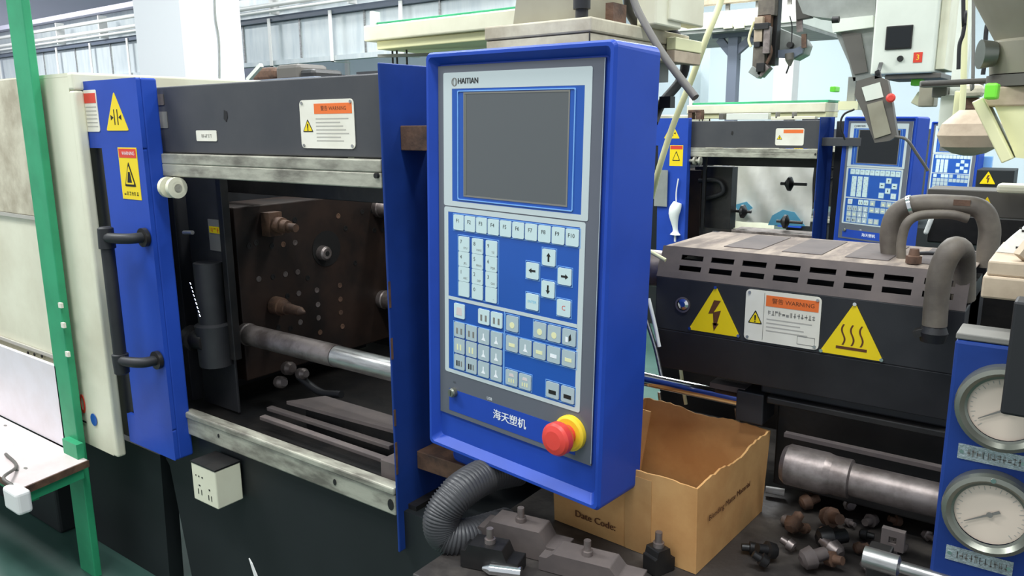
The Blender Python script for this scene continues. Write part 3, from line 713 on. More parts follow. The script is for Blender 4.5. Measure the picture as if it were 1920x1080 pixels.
sg = sign(iu, fr_(-.4695, 1.110), .150, .107, box_=True, name='warning_sign')
big_triangle(iu, fr_(-.334, 1.0545), .117, .107, 'heat')
BX('lower_housing', 'soot', iu, -.50, .55, 1.66, 1.9, .70, 1.05, bevel=.004)
BX('housing_front', 'black', iu, -.52, -.16, 1.60, 1.64, .93, 1.05, bevel=.004)
BX('front_ledge', 'soot', iu, -.50, -.16, 1.58, 1.66, .915, .93, bevel=.003)
CY('barrel', 'dullsteel', iu, (-.995, 1.72, 1.15), (-.62, 1.72, 1.15), .045)
CY('barrel_heater', 'hosegrey', iu, (-.80, 1.72, 1.15), (-.757, 1.72, 1.15), .058)
a, b = at(1240, 716, y=1.63), at(1392, 746, y=1.63)
MB().cyl((-.95, a.y, a.z + .0), (b.x, b.y, a.z - .004), .0165, seg=18).build('guide_rod', 'chrome', iu)
BX('rod_block', 'black', iu, b.x, b.x + .06, 1.59, 1.67, b.z - .04, b.z + .03, bevel=.003)
BX('rod_bracket', 'dustface', iu, b.x - .065, b.x + .015, 1.60, 1.67, b.z + .020, b.z + .032)
# injection cylinder and rod
cy0 = at(1470, 868, y=1.47); zc = cy0.z
ic = MB().rev([(0, .034), (.015, .040), (.13, .040), (.15, .037), (.20, .037), (.205, .031), (1, .031)], (cy0.x, 1.47, zc), (cy0.x + .62, 1.47, zc), 26)
ic.build('injection_cylinder', 'dullsteel', iu)
BX('dark_backing', 'soot', iu, -.99, .6, 2.10, 2.112, .652, 1.12)  # dark sheet added behind, so the space under the guard stays black
a = at(1620, 1043, y=1.25)
MB().rev([(0, .017), (.14, .017), (.15, .010), (1, .010)], (a.x, 1.25, a.z), (a.x + .36, 1.25, a.z), 18).build('adjusting_rod', 'steel', iu)
BX('rod_clamp', 'soot', iu, a.x + .0, a.x + .035, 1.27, 1.30, .655, .82, bevel=.003)
a, b = at(1470, 812, y=1.53), at(1590, 838, y=1.53)
BX('feed_bar', 'dustface', iu, a.x, a.x + .5, 1.53, 1.545, a.z - .008, a.z)
BX('feed_bar_bracket', 'soot', iu, a.x + .30, a.x + .33, 1.5451, 1.67, a.z - .006, a.z - .001)
q = at(1676, 1008, y=1.36)
MB().ringplate(rect(-.018, .018, -.018, .018), rect(-.006, .006, -.006, .006), front(q.x, 1.36, q.z), 0, .012).box(q.x - .006, q.x + .006, 1.361, 1.37, .6505, q.z - .018).build('slotted_bracket', 'dustface', iu)
# bed of the injection side with litter
bd = BX('bed_tray', 'bed', None, -.97, .62, .98, 2.15, .605, .65, bevel=.003)
tag(bd, 'flat oily black machine bed carrying the cardboard box', 'machine bed')
# gauge panel
gp = thing('gauge_panel', 'blue panel with two round pressure gauges at the right edge', 'gauge panel', (.05, 1.3, .65))
BX('panel_body', 'blue_dull', gp, -.131, .22, 1.25, 1.32, .651, 1.190, bevel=.005)
BX('panel_top', 'greyink', gp, -.131, .22, 1.252, 1.318, 1.1905, 1.200, bevel=.002)
for (px, py, lab) in ((1884, 768, 0), (1856, 964, 1)):
    c = at(px, py, y=1.235)
    gg = MB().rev([(0, .062), (.6, .062), (.9, .060), (1, .054), (.75, .0485), (.7, .045)], (c.x, 1.25, c.z), (c.x, 1.222, c.z), 40, cap=False).build('gauge', 'nickel', gp)
    MB().plate(circ(.0455, 36), front(c.x, 1.236, c.z), 0, .001).build('dial', 'gaugeface', gg)
    q = MB()
    for k in range(28):
        a = math.radians(225 - 270*k/27); r0 = .036 if k % 3 == 0 else .039
        u_, v_ = Vector((math.cos(a), math.sin(a))), Vector((-math.sin(a), math.cos(a)))*.0005
        q.plate([(u_*r0 - v_)[:], (u_*.042 - v_)[:], (u_*.042 + v_)[:], (u_*r0 + v_)[:]], front(c.x, 1.235, c.z), 0, .0004)
    q.build('dial_marks', 'rust' if 0 else 'paleink', gg)
    q = MB(); a = math.radians(212); u_ = Vector((math.cos(a), math.sin(a))); v_ = Vector((-u_.y, u_.x))
    q.plate([(u_*-.014 - v_*.0022)[:], (u_*.036 - v_*.0005)[:], (u_*.036 + v_*.0005)[:], (u_*-.014 + v_*.0022)[:]], front(c.x, 1.233, c.z), 0, .0006)
    q.plate(circ(.0042, 12), front(c.x, 1.233, c.z), .0007, .0015); q.build('needle', 'greyink', gg)
    MB().plate(circ(.0035, 10, 0, .056), front(c.x, 1.2235, c.z), 0, .002).build('rim_screw', 'chrome', gg)
for (px, py) in ((1860, 857), (1835, 1050)):
    c = at(px, py, y=1.25)
    tg = MB().plate(rect(-.043, .043, -.0115, .0115), front(c.x, 1.25, c.z), 0, .0015).build('name_tag', 'tag', gp)
    MB().marks(front(c.x + .004, 1.2485, c.z), -.036, .034, 0, .012, 11, 0, px).build('tag_lettering', 'greyink', tg)
    for s_ in (-1, 1): MB().plate(circ(.003, 10, s_*.038, 0), front(c.x, 1.2485, c.z), 0, .001).build('rivet', 'chrome', tg)

# ------------------------------------------------------------------ cardboard box
cb = thing('cardboard_box', 'open cardboard box with torn rim below the control panel', 'box', (-.69, 1.46, .6505))
c0, c1, c2, c3 = Vector((-.86, 1.314, .651)), Vector((-.523, 1.293, .651)), Vector((-.505, 1.612, .651)), Vector((-.842, 1.640, .651))
zt = at(1308, 918, y=1.288).z
T0, T1, T2, T3 = c0 + Vector((-.004, -.005, zt - .651 + .004)), at(1308, 918, y=1.288), at(1445, 808, y=1.615), at(1212, 745, y=1.645)
def wall(name, a, b, ta, tb, inn, tear=0.0, nseg=28, m_='card', bulge=0.0):
    random.seed(hash(name) % 7 + 3)
    f0, f1 = [], []
    top, bot = [], []
    for i in range(nseg + 1):
        u_ = i / nseg
        b_ = a.lerp(b, u_); t_ = ta.lerp(tb, u_)
        t_ = t_ + Vector((0, 0, (random.random() - .5)*tear*1.2 + (tear*1.6*math.sin(u_*9)*math.sin(u_*3.1) if tear else 0)))
        bot.append(b_); top.append(t_)
    vs = []; off = inn * .004
    rows_ = 6
    for i in range(nseg + 1):
        for j in range(rows_ + 1):
            p_ = bot[i].lerp(top[i], j/rows_) + inn*(-bulge*math.sin(math.pi*i/nseg)*math.sin(math.pi*j/rows_*.8))
            vs.append(p_); 
    n1 = len(vs); vs += [v + off for v in vs[:n1]]
    R_ = rows_ + 1; fs = []
    for i in range(nseg):
        for j in range(rows_):
            q_ = (i*R_ + j, (i+1)*R_ + j, (i+1)*R_ + j + 1, i*R_ + j + 1)
            fs.append(q_); fs.append(tuple(reversed([k + n1 for k in q_])))
        fs.append((i*R_ + rows_, (i+1)*R_ + rows_, (i+1)*R_ + rows_ + n1, i*R_ + rows_ + n1))
        fs.append(((i+1)*R_, i*R_, i*R_ + n1, (i+1)*R_ + n1))
    fs.append((0, rows_, rows_ + n1, n1)[::1]); e = nseg*R_; fs.append((e + rows_, e, e + n1, e + rows_ + n1))
    return MB().add(vs, fs).build(name, m_, cb)
w_f = wall('front_wall', c0, c1, T0, T1, Y_, .002)
w_r = wall('side_wall', c1, c2, T1, T2, -X_, .004)
w_b = wall('back_wall', c2, c3, T2, T3, -Y_, .003)
w_l = wall('end_wall', c3, c0, T3, T0, X_, .003)
BX('box_floor', 'card_in', cb, -.842, -.525, 1.316, 1.60, .6515, .6545)
for k, (x, h_) in enumerate(((-.72, .0), )):
    pass
# folded flaps inside and the printing
q = MB().plate([(-.845, .66), (-.80, .66), (-.775, .83), (-.845, .835)], front(0, 1.60, 0), 0, .004); q.build('inner_flap', 'card_in', cb)
def onquad(a, b, ta, tb, u_, v_): return a.lerp(b, u_).lerp(ta.lerp(tb, u_), v_)
def facefr(a, b, ta, tb, u_, v_, lift=.0012):
    o_ = onquad(a, b, ta, tb, u_, v_); ux = (b - a).normalized(); vz = ((ta - a).normalized()); vz = (vz - ux*vz.dot(ux)).normalized(); n = ux.cross(vz)
    return (o_ + n*lift, ux, vz)
fr = facefr(c0, c1, T0, T1, .0, .0)
pa = at(1076, 962, y=1.30) ; 
MB().text('Date Code:', facefr(c0, c1, T0, T1, (pa.x + .86)/.337, .20, .003), .0215, .0004, align='LEFT', bold=.0006).build('print', 'brownink', w_f)
MB().text('Blending Matte Material', facefr(c1, c2, T1, T2, .13, .56, .003), .017, .0004, align='LEFT', sx=1.2, bold=.0005).build('print', 'brownink', w_r)
MB().plate(rect(-.03, .03, 0, .165), facefr(c0, c1, T0, T1, .62, .0, .0005), 0, .0006).build('packing_tape', 'card_in', w_f)

# ------------------------------------------------------------------ clamps and litter on the bed
def clamp(name, label, px, py, ang, L_, w_, h_, m_='soot', steps=True):
    q = at(px, py, z=.651)
    t = thing(name, label, 'mould clamp', q)
    c, s_ = math.cos(ang), math.sin(ang)
    def pt(a, b, z): return Vector((q.x + a*c - b*s_, q.y + a*s_ + b*c, .6515 + z))
    g = MB(); prof = [(-L_/2, 0), (L_/2, 0), (L_/2, h_*.55), (L_*.30, h_*.55), (L_*.22, h_), (-L_*.35, h_), (-L_*.42, h_*.7), (-L_/2, h_*.7)]
    g.loops([[pt(a, -w_/2, z) for a, z in prof], [pt(a, w_/2, z) for a, z in prof]]); g.build('clamp_bar', m_, t, .002)
    g = MB().rev([(0, .011), (.3, .011), (.31, .007), (1, .007)], pt(-L_*.05, 0, h_), pt(-L_*.05, 0, h_ + .03), 12); g.build('clamp_stud', 'dullsteel', t)
    return t
a_ = math.radians(10)
clamp('mould_clamp', 'black stepped clamp bar lying beneath the corner of the cardboard box', 985, 1030, a_, .19, .055, .06, 'dustface')
clamp('mould_clamp', 'dark stepped clamp bar nearest the corrugated hose', 925, 1062, a_ + .1, .12, .045, .05, 'soot')
clamp('mould_clamp', 'long dark clamp bar at the bottom edge in front of the box', 1110, 1078, a_, .20, .055, .04, 'dustface')
clamp('mould_clamp', 'small upright dark clamp against the front corner of the box', 1235, 1068, 1.2, .05, .035, .05, 'soot')
q = at(905, 1075, z=.651); o = MB().rev([(0, .004), (.2, .012), (1, .012)], (q.x, q.y, .6625), (q.x + .07, q.y + .03, .6625), 12).build('steel_pin', 'chrome', None)
tag(o, 'short bright steel pin at the bottom edge beside the dark clamps', 'pin')
random.seed(11); scraps = []
k = 0
lab = ['rusty nut', 'oily bolt', 'dull fitting', 'short metal offcut', 'dark hose fitting', 'small grey block', 'scrap of metal']
for (px, py, s_) in ((1500, 960, .018), (1545, 985, .022), (1590, 955, .014), (1480, 1010, .02), (1530, 1035, .025), (1455, 1050, .018), (1575, 1060, .02), (1640, 985, .015), (1500, 1072, .022), (1610, 1010, .012), (1420, 1040, .013), (1690, 990, .012), (1465, 985, .014), (1515, 1000, .012), (1560, 1020, .014), (1490, 1040, .013), (1545, 1060, .016), (1620, 1070, .016), (1440, 1070, .014), (1585, 985, .010), (1650, 1060, .014), (1520, 930, .013), (1700, 1040, .012), (1730, 1010, .012), (1600, 1040, .012)):
    q = at(px, py, z=.651)
    g = MB(); n = random.choice((5, 6, 8)); ax = Vector((random.uniform(-1, 1), random.uniform(-1, 1), random.uniform(0, .4))).normalized()
    p0 = q + Vector((0, 0, s_*1.05)); g.rev([(0, s_*.5), (.1, s_*.85), (.5, s_), (.55, s_*.6), (1, s_*.55)], p0, p0 + ax*s_*2.4, n)
    mm_ = random.choice(('soot', 'dullsteel', 'dustface', 'rust'))
    o = g.build('scrap_fitting', mm_, None); scraps.append((px, mm_, o))
for mm_, word in (('soot', 'black oily'), ('dullsteel', 'silvery'), ('dustface', 'dull grey'), ('rust', 'rusty brown')):
    row = sorted([s_ for s_ in scraps if s_[1] == mm_], key=lambda s_: s_[0])
    num = ('leftmost', 'second', 'third', 'fourth', 'fifth', 'sixth', 'seventh', 'eighth', 'ninth', 'tenth', 'eleventh', 'twelfth')
    for k, s_ in enumerate(row):
        tag(s_[2], ('only %s metal fitting on the bed beside the box' % word) if len(row) == 1 else ('leftmost of the %s metal fittings on the bed' % word if k == 0 else '%s from left of the %s metal fittings on the bed' % (num[k], word)), 'scrap', 'metal fittings scattered on the machine bed')

# ------------------------------------------------------------------ work table at the left
wt = thing('work_table', 'green framed work table with scuffed pale top at the left edge', 'table', (-2.7, .97, 0))
xr = -2.478; zt_ = .450
MB().plate([(-3.7, .862), (-2.462, .862), (-2.504, 1.078), (-3.7, 1.078)], (Vector((0, 0, zt_)), X_, Y_), -.022, 0).build('tabletop', 'pinkish', wt, .002)
MB().plate([(-3.7, .86), (-2.460, .86), (-2.460, .866), (-3.7, .866)], (Vector((0, 0, zt_ - .001)), X_, Y_), -.022, 0).obox((-2.459, .863, zt_ - .012), (-2.502, 1.08, zt_ - .012), .004, .022).build('top_edging', 'rust', wt)
BX('apron', 'green', wt, -3.7, -2.52, .90, .93, .37, .427)
MB().obox((-2.49, .87, .41), (-2.52, 1.06, .41), .03, .034).build('side_rail', 'green', wt)
p0, p1, p2 = at(33, 0, y=1.095), at(98, 540, y=1.095), at(172, 1078, y=1.095)
g = MB(); pw = .034
zs = [0.001, .40, 1.0, 1.5, 2.1]
def postx(z):
    # slight lean of the post as in the photograph
    return p2.x + (p0.x - p2.x) * (z / p0.z)
a, b = Vector((postx(0), 1.095, .001)), Vector((postx(2.3), 1.095, 2.3))
po = MB().loops([[Vector((postx(z) + sx*.052, 1.095 + sy*.012, z)) for sx, sy in ((-1, -1), (1, -1), (1, 1), (-1, 1))] for z in zs]).build('upright_post', 'green', wt, .003)
MB().box(-2.625, -2.53, 1.06, 1.083, .42, .5).build('leg_bracket', 'green', wt)
for (px, py) in ((120, 571), (125, 608), (133, 662)):
    q = at(px, py, y=1.09); BX('adhesive_scrap', 'labelwhite', wt, q.x - .006, q.x + .012, 1.075, 1.083, q.z - .008, q.z + .008)
BX('back_board', 'lilac', wt, -3.7, -2.66, 1.083, 1.095, .452, .735)
for (px, py) in ((31, 882), (48, 878), (10, 798)):
    q = at(px, py, z=zt_); MB().plate([(a*1.6, b*.8) for a, b in circ(.006, 10)], (Vector((q.x, q.y, zt_)), X_, Y_), 0, .001).build('stain_spot', 'greyink', wt)
# rear left foot of the table
BX('rear_leg', 'green', wt, -3.6, -3.55, .90, .94, .001, .37)
# plug hanging over the table edge
q = at(22, 930, z=.46)
t = thing('wall_plug', 'white mains plug on the near corner of the pale tabletop', 'plug', (q.x, q.y, .45))
MB().box(q.x - .06, q.x + .035, .815, .857, .405, .475).build('plug_body', 'white', t, .010, seg=3)
MB().tube([(q.x - .04, .84, .47), (q.x - .10, q.y + .02, .482), (q.x - .22, q.y + .10, .4565), (q.x - .35, q.y + .12, .4565)], .005, 8).build('plug_cable', 'darkgrey', t)
# dark block added in place of the shade under the table
o = BX('shade_block', 'skirt', None, -3.9, -2.97, 1.15, 1.5, .001, .43, bevel=.01); o.location.y += 0; tag(o, 'added dark block standing in for the shade under the pale table', 'dark block')

# socket box on the skirt
sb = thing('socket_box', 'cream twin socket box fixed to the black skirt under the rail', 'socket', (-1.94, 1.14, .44))
ax_, bx_ = at(361, 900, y=1.13).x, at(404, 900, y=1.13).x
MB().box(ax_, bx_, 1.13, 1.212, .447, .560).build('socket_body', 'cream', sb, .003)
BX('box_lid', 'soot', sb, ax_ - .001, bx_ + .001, 1.129, 1.212, .5605, .565)
fs_ = front((ax_ + bx_)/2, 1.13, .5)
for (x0_, x1_, z0_, z1_) in ((-.034, -.031, -.030, -.014), (-.018, -.015, -.030, -.014), (.016, .019, -.036, -.020), (.030, .033, -.036, -.020), (.021, .027, -.006, -.001), (-.028, -.020, -.004, .0), (-.01, -.004, .024, .028), (-.026, -.021, .024, .028), (-.040, -.036, .024, .028)):
    MB().plate(rect(x0_, x1_, z0_, z1_), fs_, 0, .0008).build('socket_slot', 'ink', sb)

# ------------------------------------------------------------------ take-out robot over the nearest machine
rb = thing('robot_pedestal', 'dusty cream robot pedestal plate above the large control panel', 'robot base', (-1.0, 1.7, 1.6))
px_ = at(1107, 60, y=1.5).x
BX('riser', 'grey', rb, px_ - .25, px_ - .03, 1.53, 1.95, 1.6015, 1.648)
MB().box(px_ - .282, px_, 1.5, 2.0, 1.648, 1.688).build('lower_plate', 'cream_dusty', rb, .003)
MB().box(px_ - .285, px_ + .004, 1.497, 2.0, 1.689, 1.720).build('upper_plate', 'cream_dusty', rb, .004)
BX('plate_joint', 'ink', rb, px_ - .001, px_ + .0015, 1.4955, 1.4975, 1.65, 1.69)
MB().plate([(-1.15, 1.7205), (-.945, 1.7205), (-.965, 1.86), (-1.125, 1.86)], front(0, 1.75, 0), 0, .18).build('column_foot', 'hopper', rb, .004)
BX('column', 'hopper', rb, -1.12, -.97, 1.59, 1.74, 1.861, 2.4, bevel=.004)
MB().rev([(0, .014), (.25, .014), (.26, .019), (1, .019)], (-.934, 1.53, 1.7205), (-.934, 1.53, 1.80), 14).build('air_valve', 'rubber', rb)
BX('terminal_block', 'rust', rb, -.915, -.895, 1.6, 1.66, 1.7205, 1.76)
BX('side_box', 'cream', rb, -.90, -.87 + .02, 1.72, 1.86, 1.7205, 1.95, bevel=.004)
BX('rear_box', 'cream', rb, px_ + .005, px_ + .05, 1.78, 1.98, 1.735, 1.95, bevel=.004)
BX('side_flange', 'tube', rb, px_ + .0045, px_ + .03, 1.86, 2.02, 1.675, 1.705, bevel=.002)
BX('side_flange', 'beige', rb, px_ + .0045, px_ + .028, 1.86, 2.02, 1.645, 1.6745, bevel=.002)

# cover tray with green edge over the machines
def tray(label, x0_, x1_, y_, z_, s_=1.0):
    t = thing('cover_tray', label, 'tray', ((x0_ + x1_)/2, y_, z_), 'cream trays with green edging above the machines')
    MB().box(x0_, x1_, y_, y_ + .3*s_, z_, z_ + .055*s_).build('tray_body', 'cream', t, .006)
    MB().box(x0_ + .05, x1_, y_ + .02*s_, y_ + .28*s_, z_ - .03*s_, z_ - .0005).build('tray_channel', 'tube', t, .004)
    MB().box(x0_ + .02, x1_, y_ + .05*s_, y_ + .3*s_, z_ + .0555*s_, z_ + .07*s_).build('green_edging', 'green', t, .002)
    for x in (x0_ + .06, x0_ + .085, x0_ + .14): CY('support_rod', 'rubber', t, (x, y_ + .1, z_ - .17*s_), (x, y_ + .1, z_ - .0305*s_), .004, seg=8)
    BX('hanger_block', 'white', t, x0_ + .0, x0_ + .018, y_ + .04, y_ + .08, z_ + .056, z_ + .12)
    MB().obox((x0_ + .03, y_ + .05, z_ - .05*s_), (x0_ + .5, y_ + .25, z_ - .05*s_), .02, .012).build('linkage_arm', 'grey', t)
    return t
a, b = at(682, 78, y=2.3), at(690, 45, y=2.3)
tray('cream tray with green edging above the nearest blue post', a.x, a.x + .95, 2.3, a.z - .0, 1.1)
a = at(1287, 214, y=5.5)
tray('cream tray with green edging above the second machine', a.x, at(1548, 200, y=5.5).x, 5.5, a.z, 1.15)

# ------------------------------------------------------------------ machines further back
DX, DY, DZ = -.2, 4.05, -.105
machine('injection_molding_machine', 'second moulding machine in the row with white sheeting seen through its window', DX, DY, DZ, near=False)
machine('injection_molding_machine', 'farthest moulding machine, mostly hidden behind the second one', DX - .25, 7.75, -.2, near=False)
cp2 = copy_tree(cp); cp2['label'] = 'smaller looking blue control panel with dark screen behind the hanging robot pendant'
cp2.location = (-1.085, 5.26, 1.095); cp2.rotation_euler = (-.0138, .012, math.radians(-19))
cp3 = copy_tree(cp, None, skip=('legend', 'symbol')); cp3['label'] = 'farthest control panel, a small grey and lilac one right of the second panel'
cp3.location = (-1.13, 8.9, .95 + .1); cp3.rotation_euler = (-.0138, .012, math.radians(-14))
for ch in children(cp2):
    if ch.name.startswith('screen') and 'screen_' not in ch.name:
        ch.data = ch.data.copy(); ch.data.materials[0] = M['screenoff']
a = at(1738, 430, y=5.4)

# hanging cloth on the second machine's door
a, b = at(1272, 335, y=5.18), at(1268, 385, y=5.18)
t = thing('hanging_cloth', 'white rolled cloth hanging on a cord from the second machine door', 'cloth', b)
MB().tube([a, (a + b)/2 + Vector((-.008, 0, 0)), b], .005, 6).build('cord', 'white', t)
c = at(1266, 440, y=5.18)
MB().tube([b + Vector((.01, 0, .02)), b + Vector((-.01, -.01, -.06)), c + Vector((0, 0, .04)), c], lambda s_: .030 + .012*math.sin(s_*7), 12, 4).build('cloth_roll', 'cloth', t)
CY('cord_tail', 'white', t, c, c + Vector((0, 0, -.05)), .008, seg=6)
a = at(1243, 345, y=5.19); o = BX('note_sheet', 'grey', None, a.x - .06, a.x + .04, 5.178, 5.184, a.z - .16, a.z + .1); tag(o, 'grey sheet stuck on the second machine door beside the big panel', 'sheet')

# yellow tube and grey cable hanging behind the panel
o = MB().tube([at(1362, -60, y=2.6), at(1352, 0, y=2.6), at(1325, 70, y=2.58), at(1296, 150, y=2.6), at(1262, 235, y=2.62), at(1236, 315, y=2.64), at(1222, 370, y=2.7)], .011, 10).build('yellow_tube', 'tube', None)
tag(o, 'pale yellow air tube hanging diagonally right of the large control panel', 'tube')
o = MB().tube([at(1170, -60, y=1.45), at(1190, 5, y=1.44), at(1215, 55, y=1.42), at(1250, 112, y=1.40), at(1304, 183, y=1.38)], .0075, 10).build('grey_cable', 'darkgrey', None)
tag(o, 'stiff grey cable end crossing the top right corner of the control panel', 'cable')
o = MB().tube([at(1187, -40, y=1.9), at(1190, 20, y=1.9), at(1215, 45, y=1.95), at(1262, 60, y=2.05), at(1284, 110, y=2.06), at(1276, 150, y=2.06), at(1240, 195, y=2.0), at(1225, 230, y=1.95)], .013, 10).build('black_conduit', 'rubber', None)
tag(o, 'thick black conduit bending down behind the large control panel', 'cable')
o = MB().tube([at(1180, -40, y=1.85), at(1178, 10, y=1.85), at(1190, 40, y=1.86), at(1210, 50, y=1.88)], .012, 10).build('black_conduit', 'soot', None)
tag(o, 'short dark cable coming down onto the cream robot pedestal', 'cable')
BXo = BX('cable_clip', 'rubber', None, at(1252, 188, y=1.98).x - .02, at(1252, 188, y=1.98).x + .012, 1.97, 2.0, at(1252, 188, y=1.98).z - .02, at(1252, 188, y=1.98).z + .01)
tag(BXo, 'small black clip on the conduit behind the control panel', 'clip')

# loose wires by the barrel
for k, (pts, mm, lb) in enumerate((([(1216, 560), (1228, 610), (1236, 650)], 'cloth', 'thin white wire nearest the panel edge left of the barrel guard'),
                     ([(1212, 600), (1228, 650), (1240, 705)], 'steel', 'grey wire left of the barrel guard'),
                     ([(1208, 465), (1225, 475), (1248, 488)], 'tube', 'short pale tube end pointing at the dusty guard corner'),
                     ([(1276, 690), (1280, 720), (1286, 758)], 'tube', 'pale yellow tube behind the back wall of the cardboard box'),
                     ([(1236, 735), (1238, 750), (1242, 770)], 'steel', 'twin steel wire behind the back left corner of the box'),
                     ([(1380, 765), (1382, 780), (1384, 800)], 'steel', 'thin steel wire behind the right end of the box'))):
    yy = 1.53 if k < 3 else 1.66
    o = MB().tube([at(x, y, y=yy) for x, y in pts], .0045, 8).build('wire', mm, None); tag(o, lb, 'wire')

# ------------------------------------------------------------------ hoses over the barrel guard
HY = 1.72
a = thing('hydraulic_hose', 'pair of thick grey brown hoses arching over the guard with a steel clamp', 'hose', at(1680, 480, y=HY))
MB().tube([at(1672, 492, y=HY), at(1668, 440, y=HY), at(1680, 402, y=HY), at(1715, 384, y=HY), at(1790, 384, y=HY), at(1838, 392, y=HY), at(1855, 425, y=HY), at(1852, 470, y=HY), at(1850, 500, y=HY)], .019, 14).build('hose_tube', 'hosegrey', a)
MB().tube([at(1690, 492, y=HY - .04), at(1690, 455, y=HY - .04), at(1700, 420, y=HY - .04), at(1725, 404, y=HY - .03), at(1780, 402, y=HY - .03), at(1815, 410, y=HY - .02)], .009, 12).build('inner_tube', 'hosegrey', a)
MB().cyl(at(1705, 388, y=HY - .01), at(1712, 386, y=HY - .01), .023).build('hose_clamp', 'chrome', a)
BX('orange_sleeve', 'rust', a, at(1790, 380, y=HY).x - .0, at(1822, 380, y=HY).x, HY - .019, HY - .014, at(1800, 384, y=HY).z, at(1800, 373, y=HY).z)
HB = 1.5
a = thing('hydraulic_hose', 'thick grey hose looping down in front of the right end of the guard', 'hose', at(1755, 600, y=HB))
MB().tube([at(1752, 610, y=HB), at(1756, 560, y=HB), at(1765, 505, y=HB), at(1785, 468, y=HB + .01), at(1802, 470, y=HB + .05), at(1806, 500, y=HB + .08), at(1806, 560, y=HB + .1)], .020, 14).build('hose_tube', 'hosegrey', a)
MB().rev([(0, .02), (.5, .024), (1, .017)], at(1748, 640, y=HB), at(1752, 605, y=HB), 12).build('hose_fitting', 'rubber', a)
MB().obox(at(1715, 625, y=HB), at(1762, 612, y=HB), .03, .012).build('bracket', 'soot', a)
a = at(1712, 497, y=1.62); o = MB().rev([(0, .014), (.5, .014), (.55, .010), (1, .008)], (a.x, 1.62, 1.2345), (a.x, 1.62, 1.262), 6).build('brass_plug', 'rust', None)
tag(o, 'rusty hexagonal plug standing on the dusty guard top', 'plug')
o = MB().tube([at(1705, 488, y=1.68), at(1720, 476, y=1.68), at(1760, 476, y=1.66), at(1775, 486, y=1.66), at(1770, 495, y=1.64)], .004, 8).build('black_cable', 'rubber', None); tag(o, 'thin black cable curling on the guard top beside the rusty plug', 'cable')

# cream casting at the right edge, post below
t = thing('casting_block', 'beige metal block with printed white paper on top at the right edge', 'casting', at(1880, 560, y=1.3))
a = at(1838, 558, y=1.28); b = at(1842, 488, y=1.28)
MB().box(a.x, a.x + .18, 1.28, 1.50, a.z, b.z - .022).box(a.x + .004, a.x + .18, 1.285, 1.5, b.z - .022, b.z).build('block', 'beige', t, .003)
MB().plate([(a.x + .005, b.z + .0005), (a.x + .18, b.z + .0005), (a.x + .18, b.z + .10), (a.x + .09, b.z + .09), (a.x + .05, b.z + .055), (a.x + .02, b.z + .02)], front(0, 1.42, 0), 0, .05).build('paper_stack', 'cloth', t, .002)
MB().obox((a.x + .045, 1.30, b.z + .002), (a.x + .11, 1.36, b.z + .12), .012, .03).build('stay_plate', 'beige', t)
q = MB()
for k in range(14): q.box(a.x + .03 + (k*37 % 60)*.001, a.x + .034 + (k*37 % 60)*.001, 1.3695, 1.3698, b.z + .008 + (k*23 % 30)*.001, b.z + .011 + (k*23 % 30)*.001)
q.build('printed_specks', 'ink', t)
t2 = BX('black_bracket', 'rubber', None, at(1890, 660, y=1.18).x, at(1890, 660, y=1.18).x + .12, 1.17, 1.21, at(1890, 775, y=1.18).z, at(1890, 560, y=1.18).z, bevel=.004)
tag(t2, 'black vertical bar hanging in front of the upper pressure gauge', 'bracket')
o = MB().box(-.30, .3, 2.02, 2.12, 1.285, 1.345).build('channel_beam', 'darkgrey', None, .003); tag(o, 'dark grey channel beam behind the arching hoses', 'beam')
o = MB().box(at(1868, 355, y=1.95).x, .3, 1.95, 2.0, at(1868, 362, y=1.95).z, at(1868, 345, y=1.95).z).build('pale_bar', 'cream', None, .006); tag(o, 'short pale cream bar at the right edge above the arching hoses', 'bar')

# ------------------------------------------------------------------ hopper at the top right
hp = thing('material_hopper', 'taupe hopper cone and feed throat at the top right corner', 'hopper', at(1920, 165, y=1.75))
hx = at(1955, 100, y=1.75).x
zz = lambda py: at(1900, py, y=1.75).z
MB().rev([(0, .076), (1, .20)], (hx, 1.75, zz(78)), (hx, 1.75, zz(-160)), 28).build('hopper_cone', 'hopper', hp)
MB().rev([(0, .080), (.9, .086), (1, .076)], (hx, 1.75, zz(140)), (hx, 1.75, zz(76)), 28).build('feed_throat', 'hopper', hp)
MB().rev([(0, .084), (1, .084)], (hx, 1.75, zz(163)), (hx, 1.75, zz(142)), 28).build('throat_flange', 'darkgrey', hp)
MB().box(hx - .075, hx + .08, 1.68, 1.82, zz(200), zz(164)).build('slide_gate', 'beige', hp, .003)
MB().rev([(0, .022), (1, .026)], (hx - .070, 1.70, zz(103)), (hx - .092, 1.69, zz(103)), 16).build('sight_window', 'nickel', hp)
c_ = MB(); 
A_, B_ = at(1838, 188, y=1.7), at(1893, 300, y=1.7)
c_.obox(A_, B_, .10, .018, up=(1, 0, .6)); c_.build('feed_chute', 'tube', hp, .002)
MB().plate([(A_.x + .02, A_.z), (hx + .03, zz(200)), (hx + .05, zz(300)), (B_.x + .01, B_.z + .005)], front(0, 1.735, 0), 0, .05).build('chute_side', 'tube', hp, .002)
a, b = at(1728, 157, y=1.78), at(1885, 150, y=1.78)
MB().cyl(a, b, .0055, seg=10).build('feed_pipe', 'darkgrey', hp)
o = MB().tube([at(1806, -900, y=3.2), at(1806, -20, y=3.2), at(1810, 20, y=3.2), at(1806, 62, y=3.2), at(1799, 85, y=3.2), at(1797, 130, y=3.2)], .0065, 8).build('black_cable', 'rubber', None); tag(o, 'black cable beside the white robot cabinet', 'cable')
o = MB().tube([at(1880, 50, y=3.4), at(1855, 44, y=3.4), at(1849, 60, y=3.4), at(1846, 115, y=3.4), at(1843, 140, y=3.4)], .0075, 8).build('black_cable', 'rubber', None); tag(o, 'black hooked cable left of the hopper cone', 'cable')
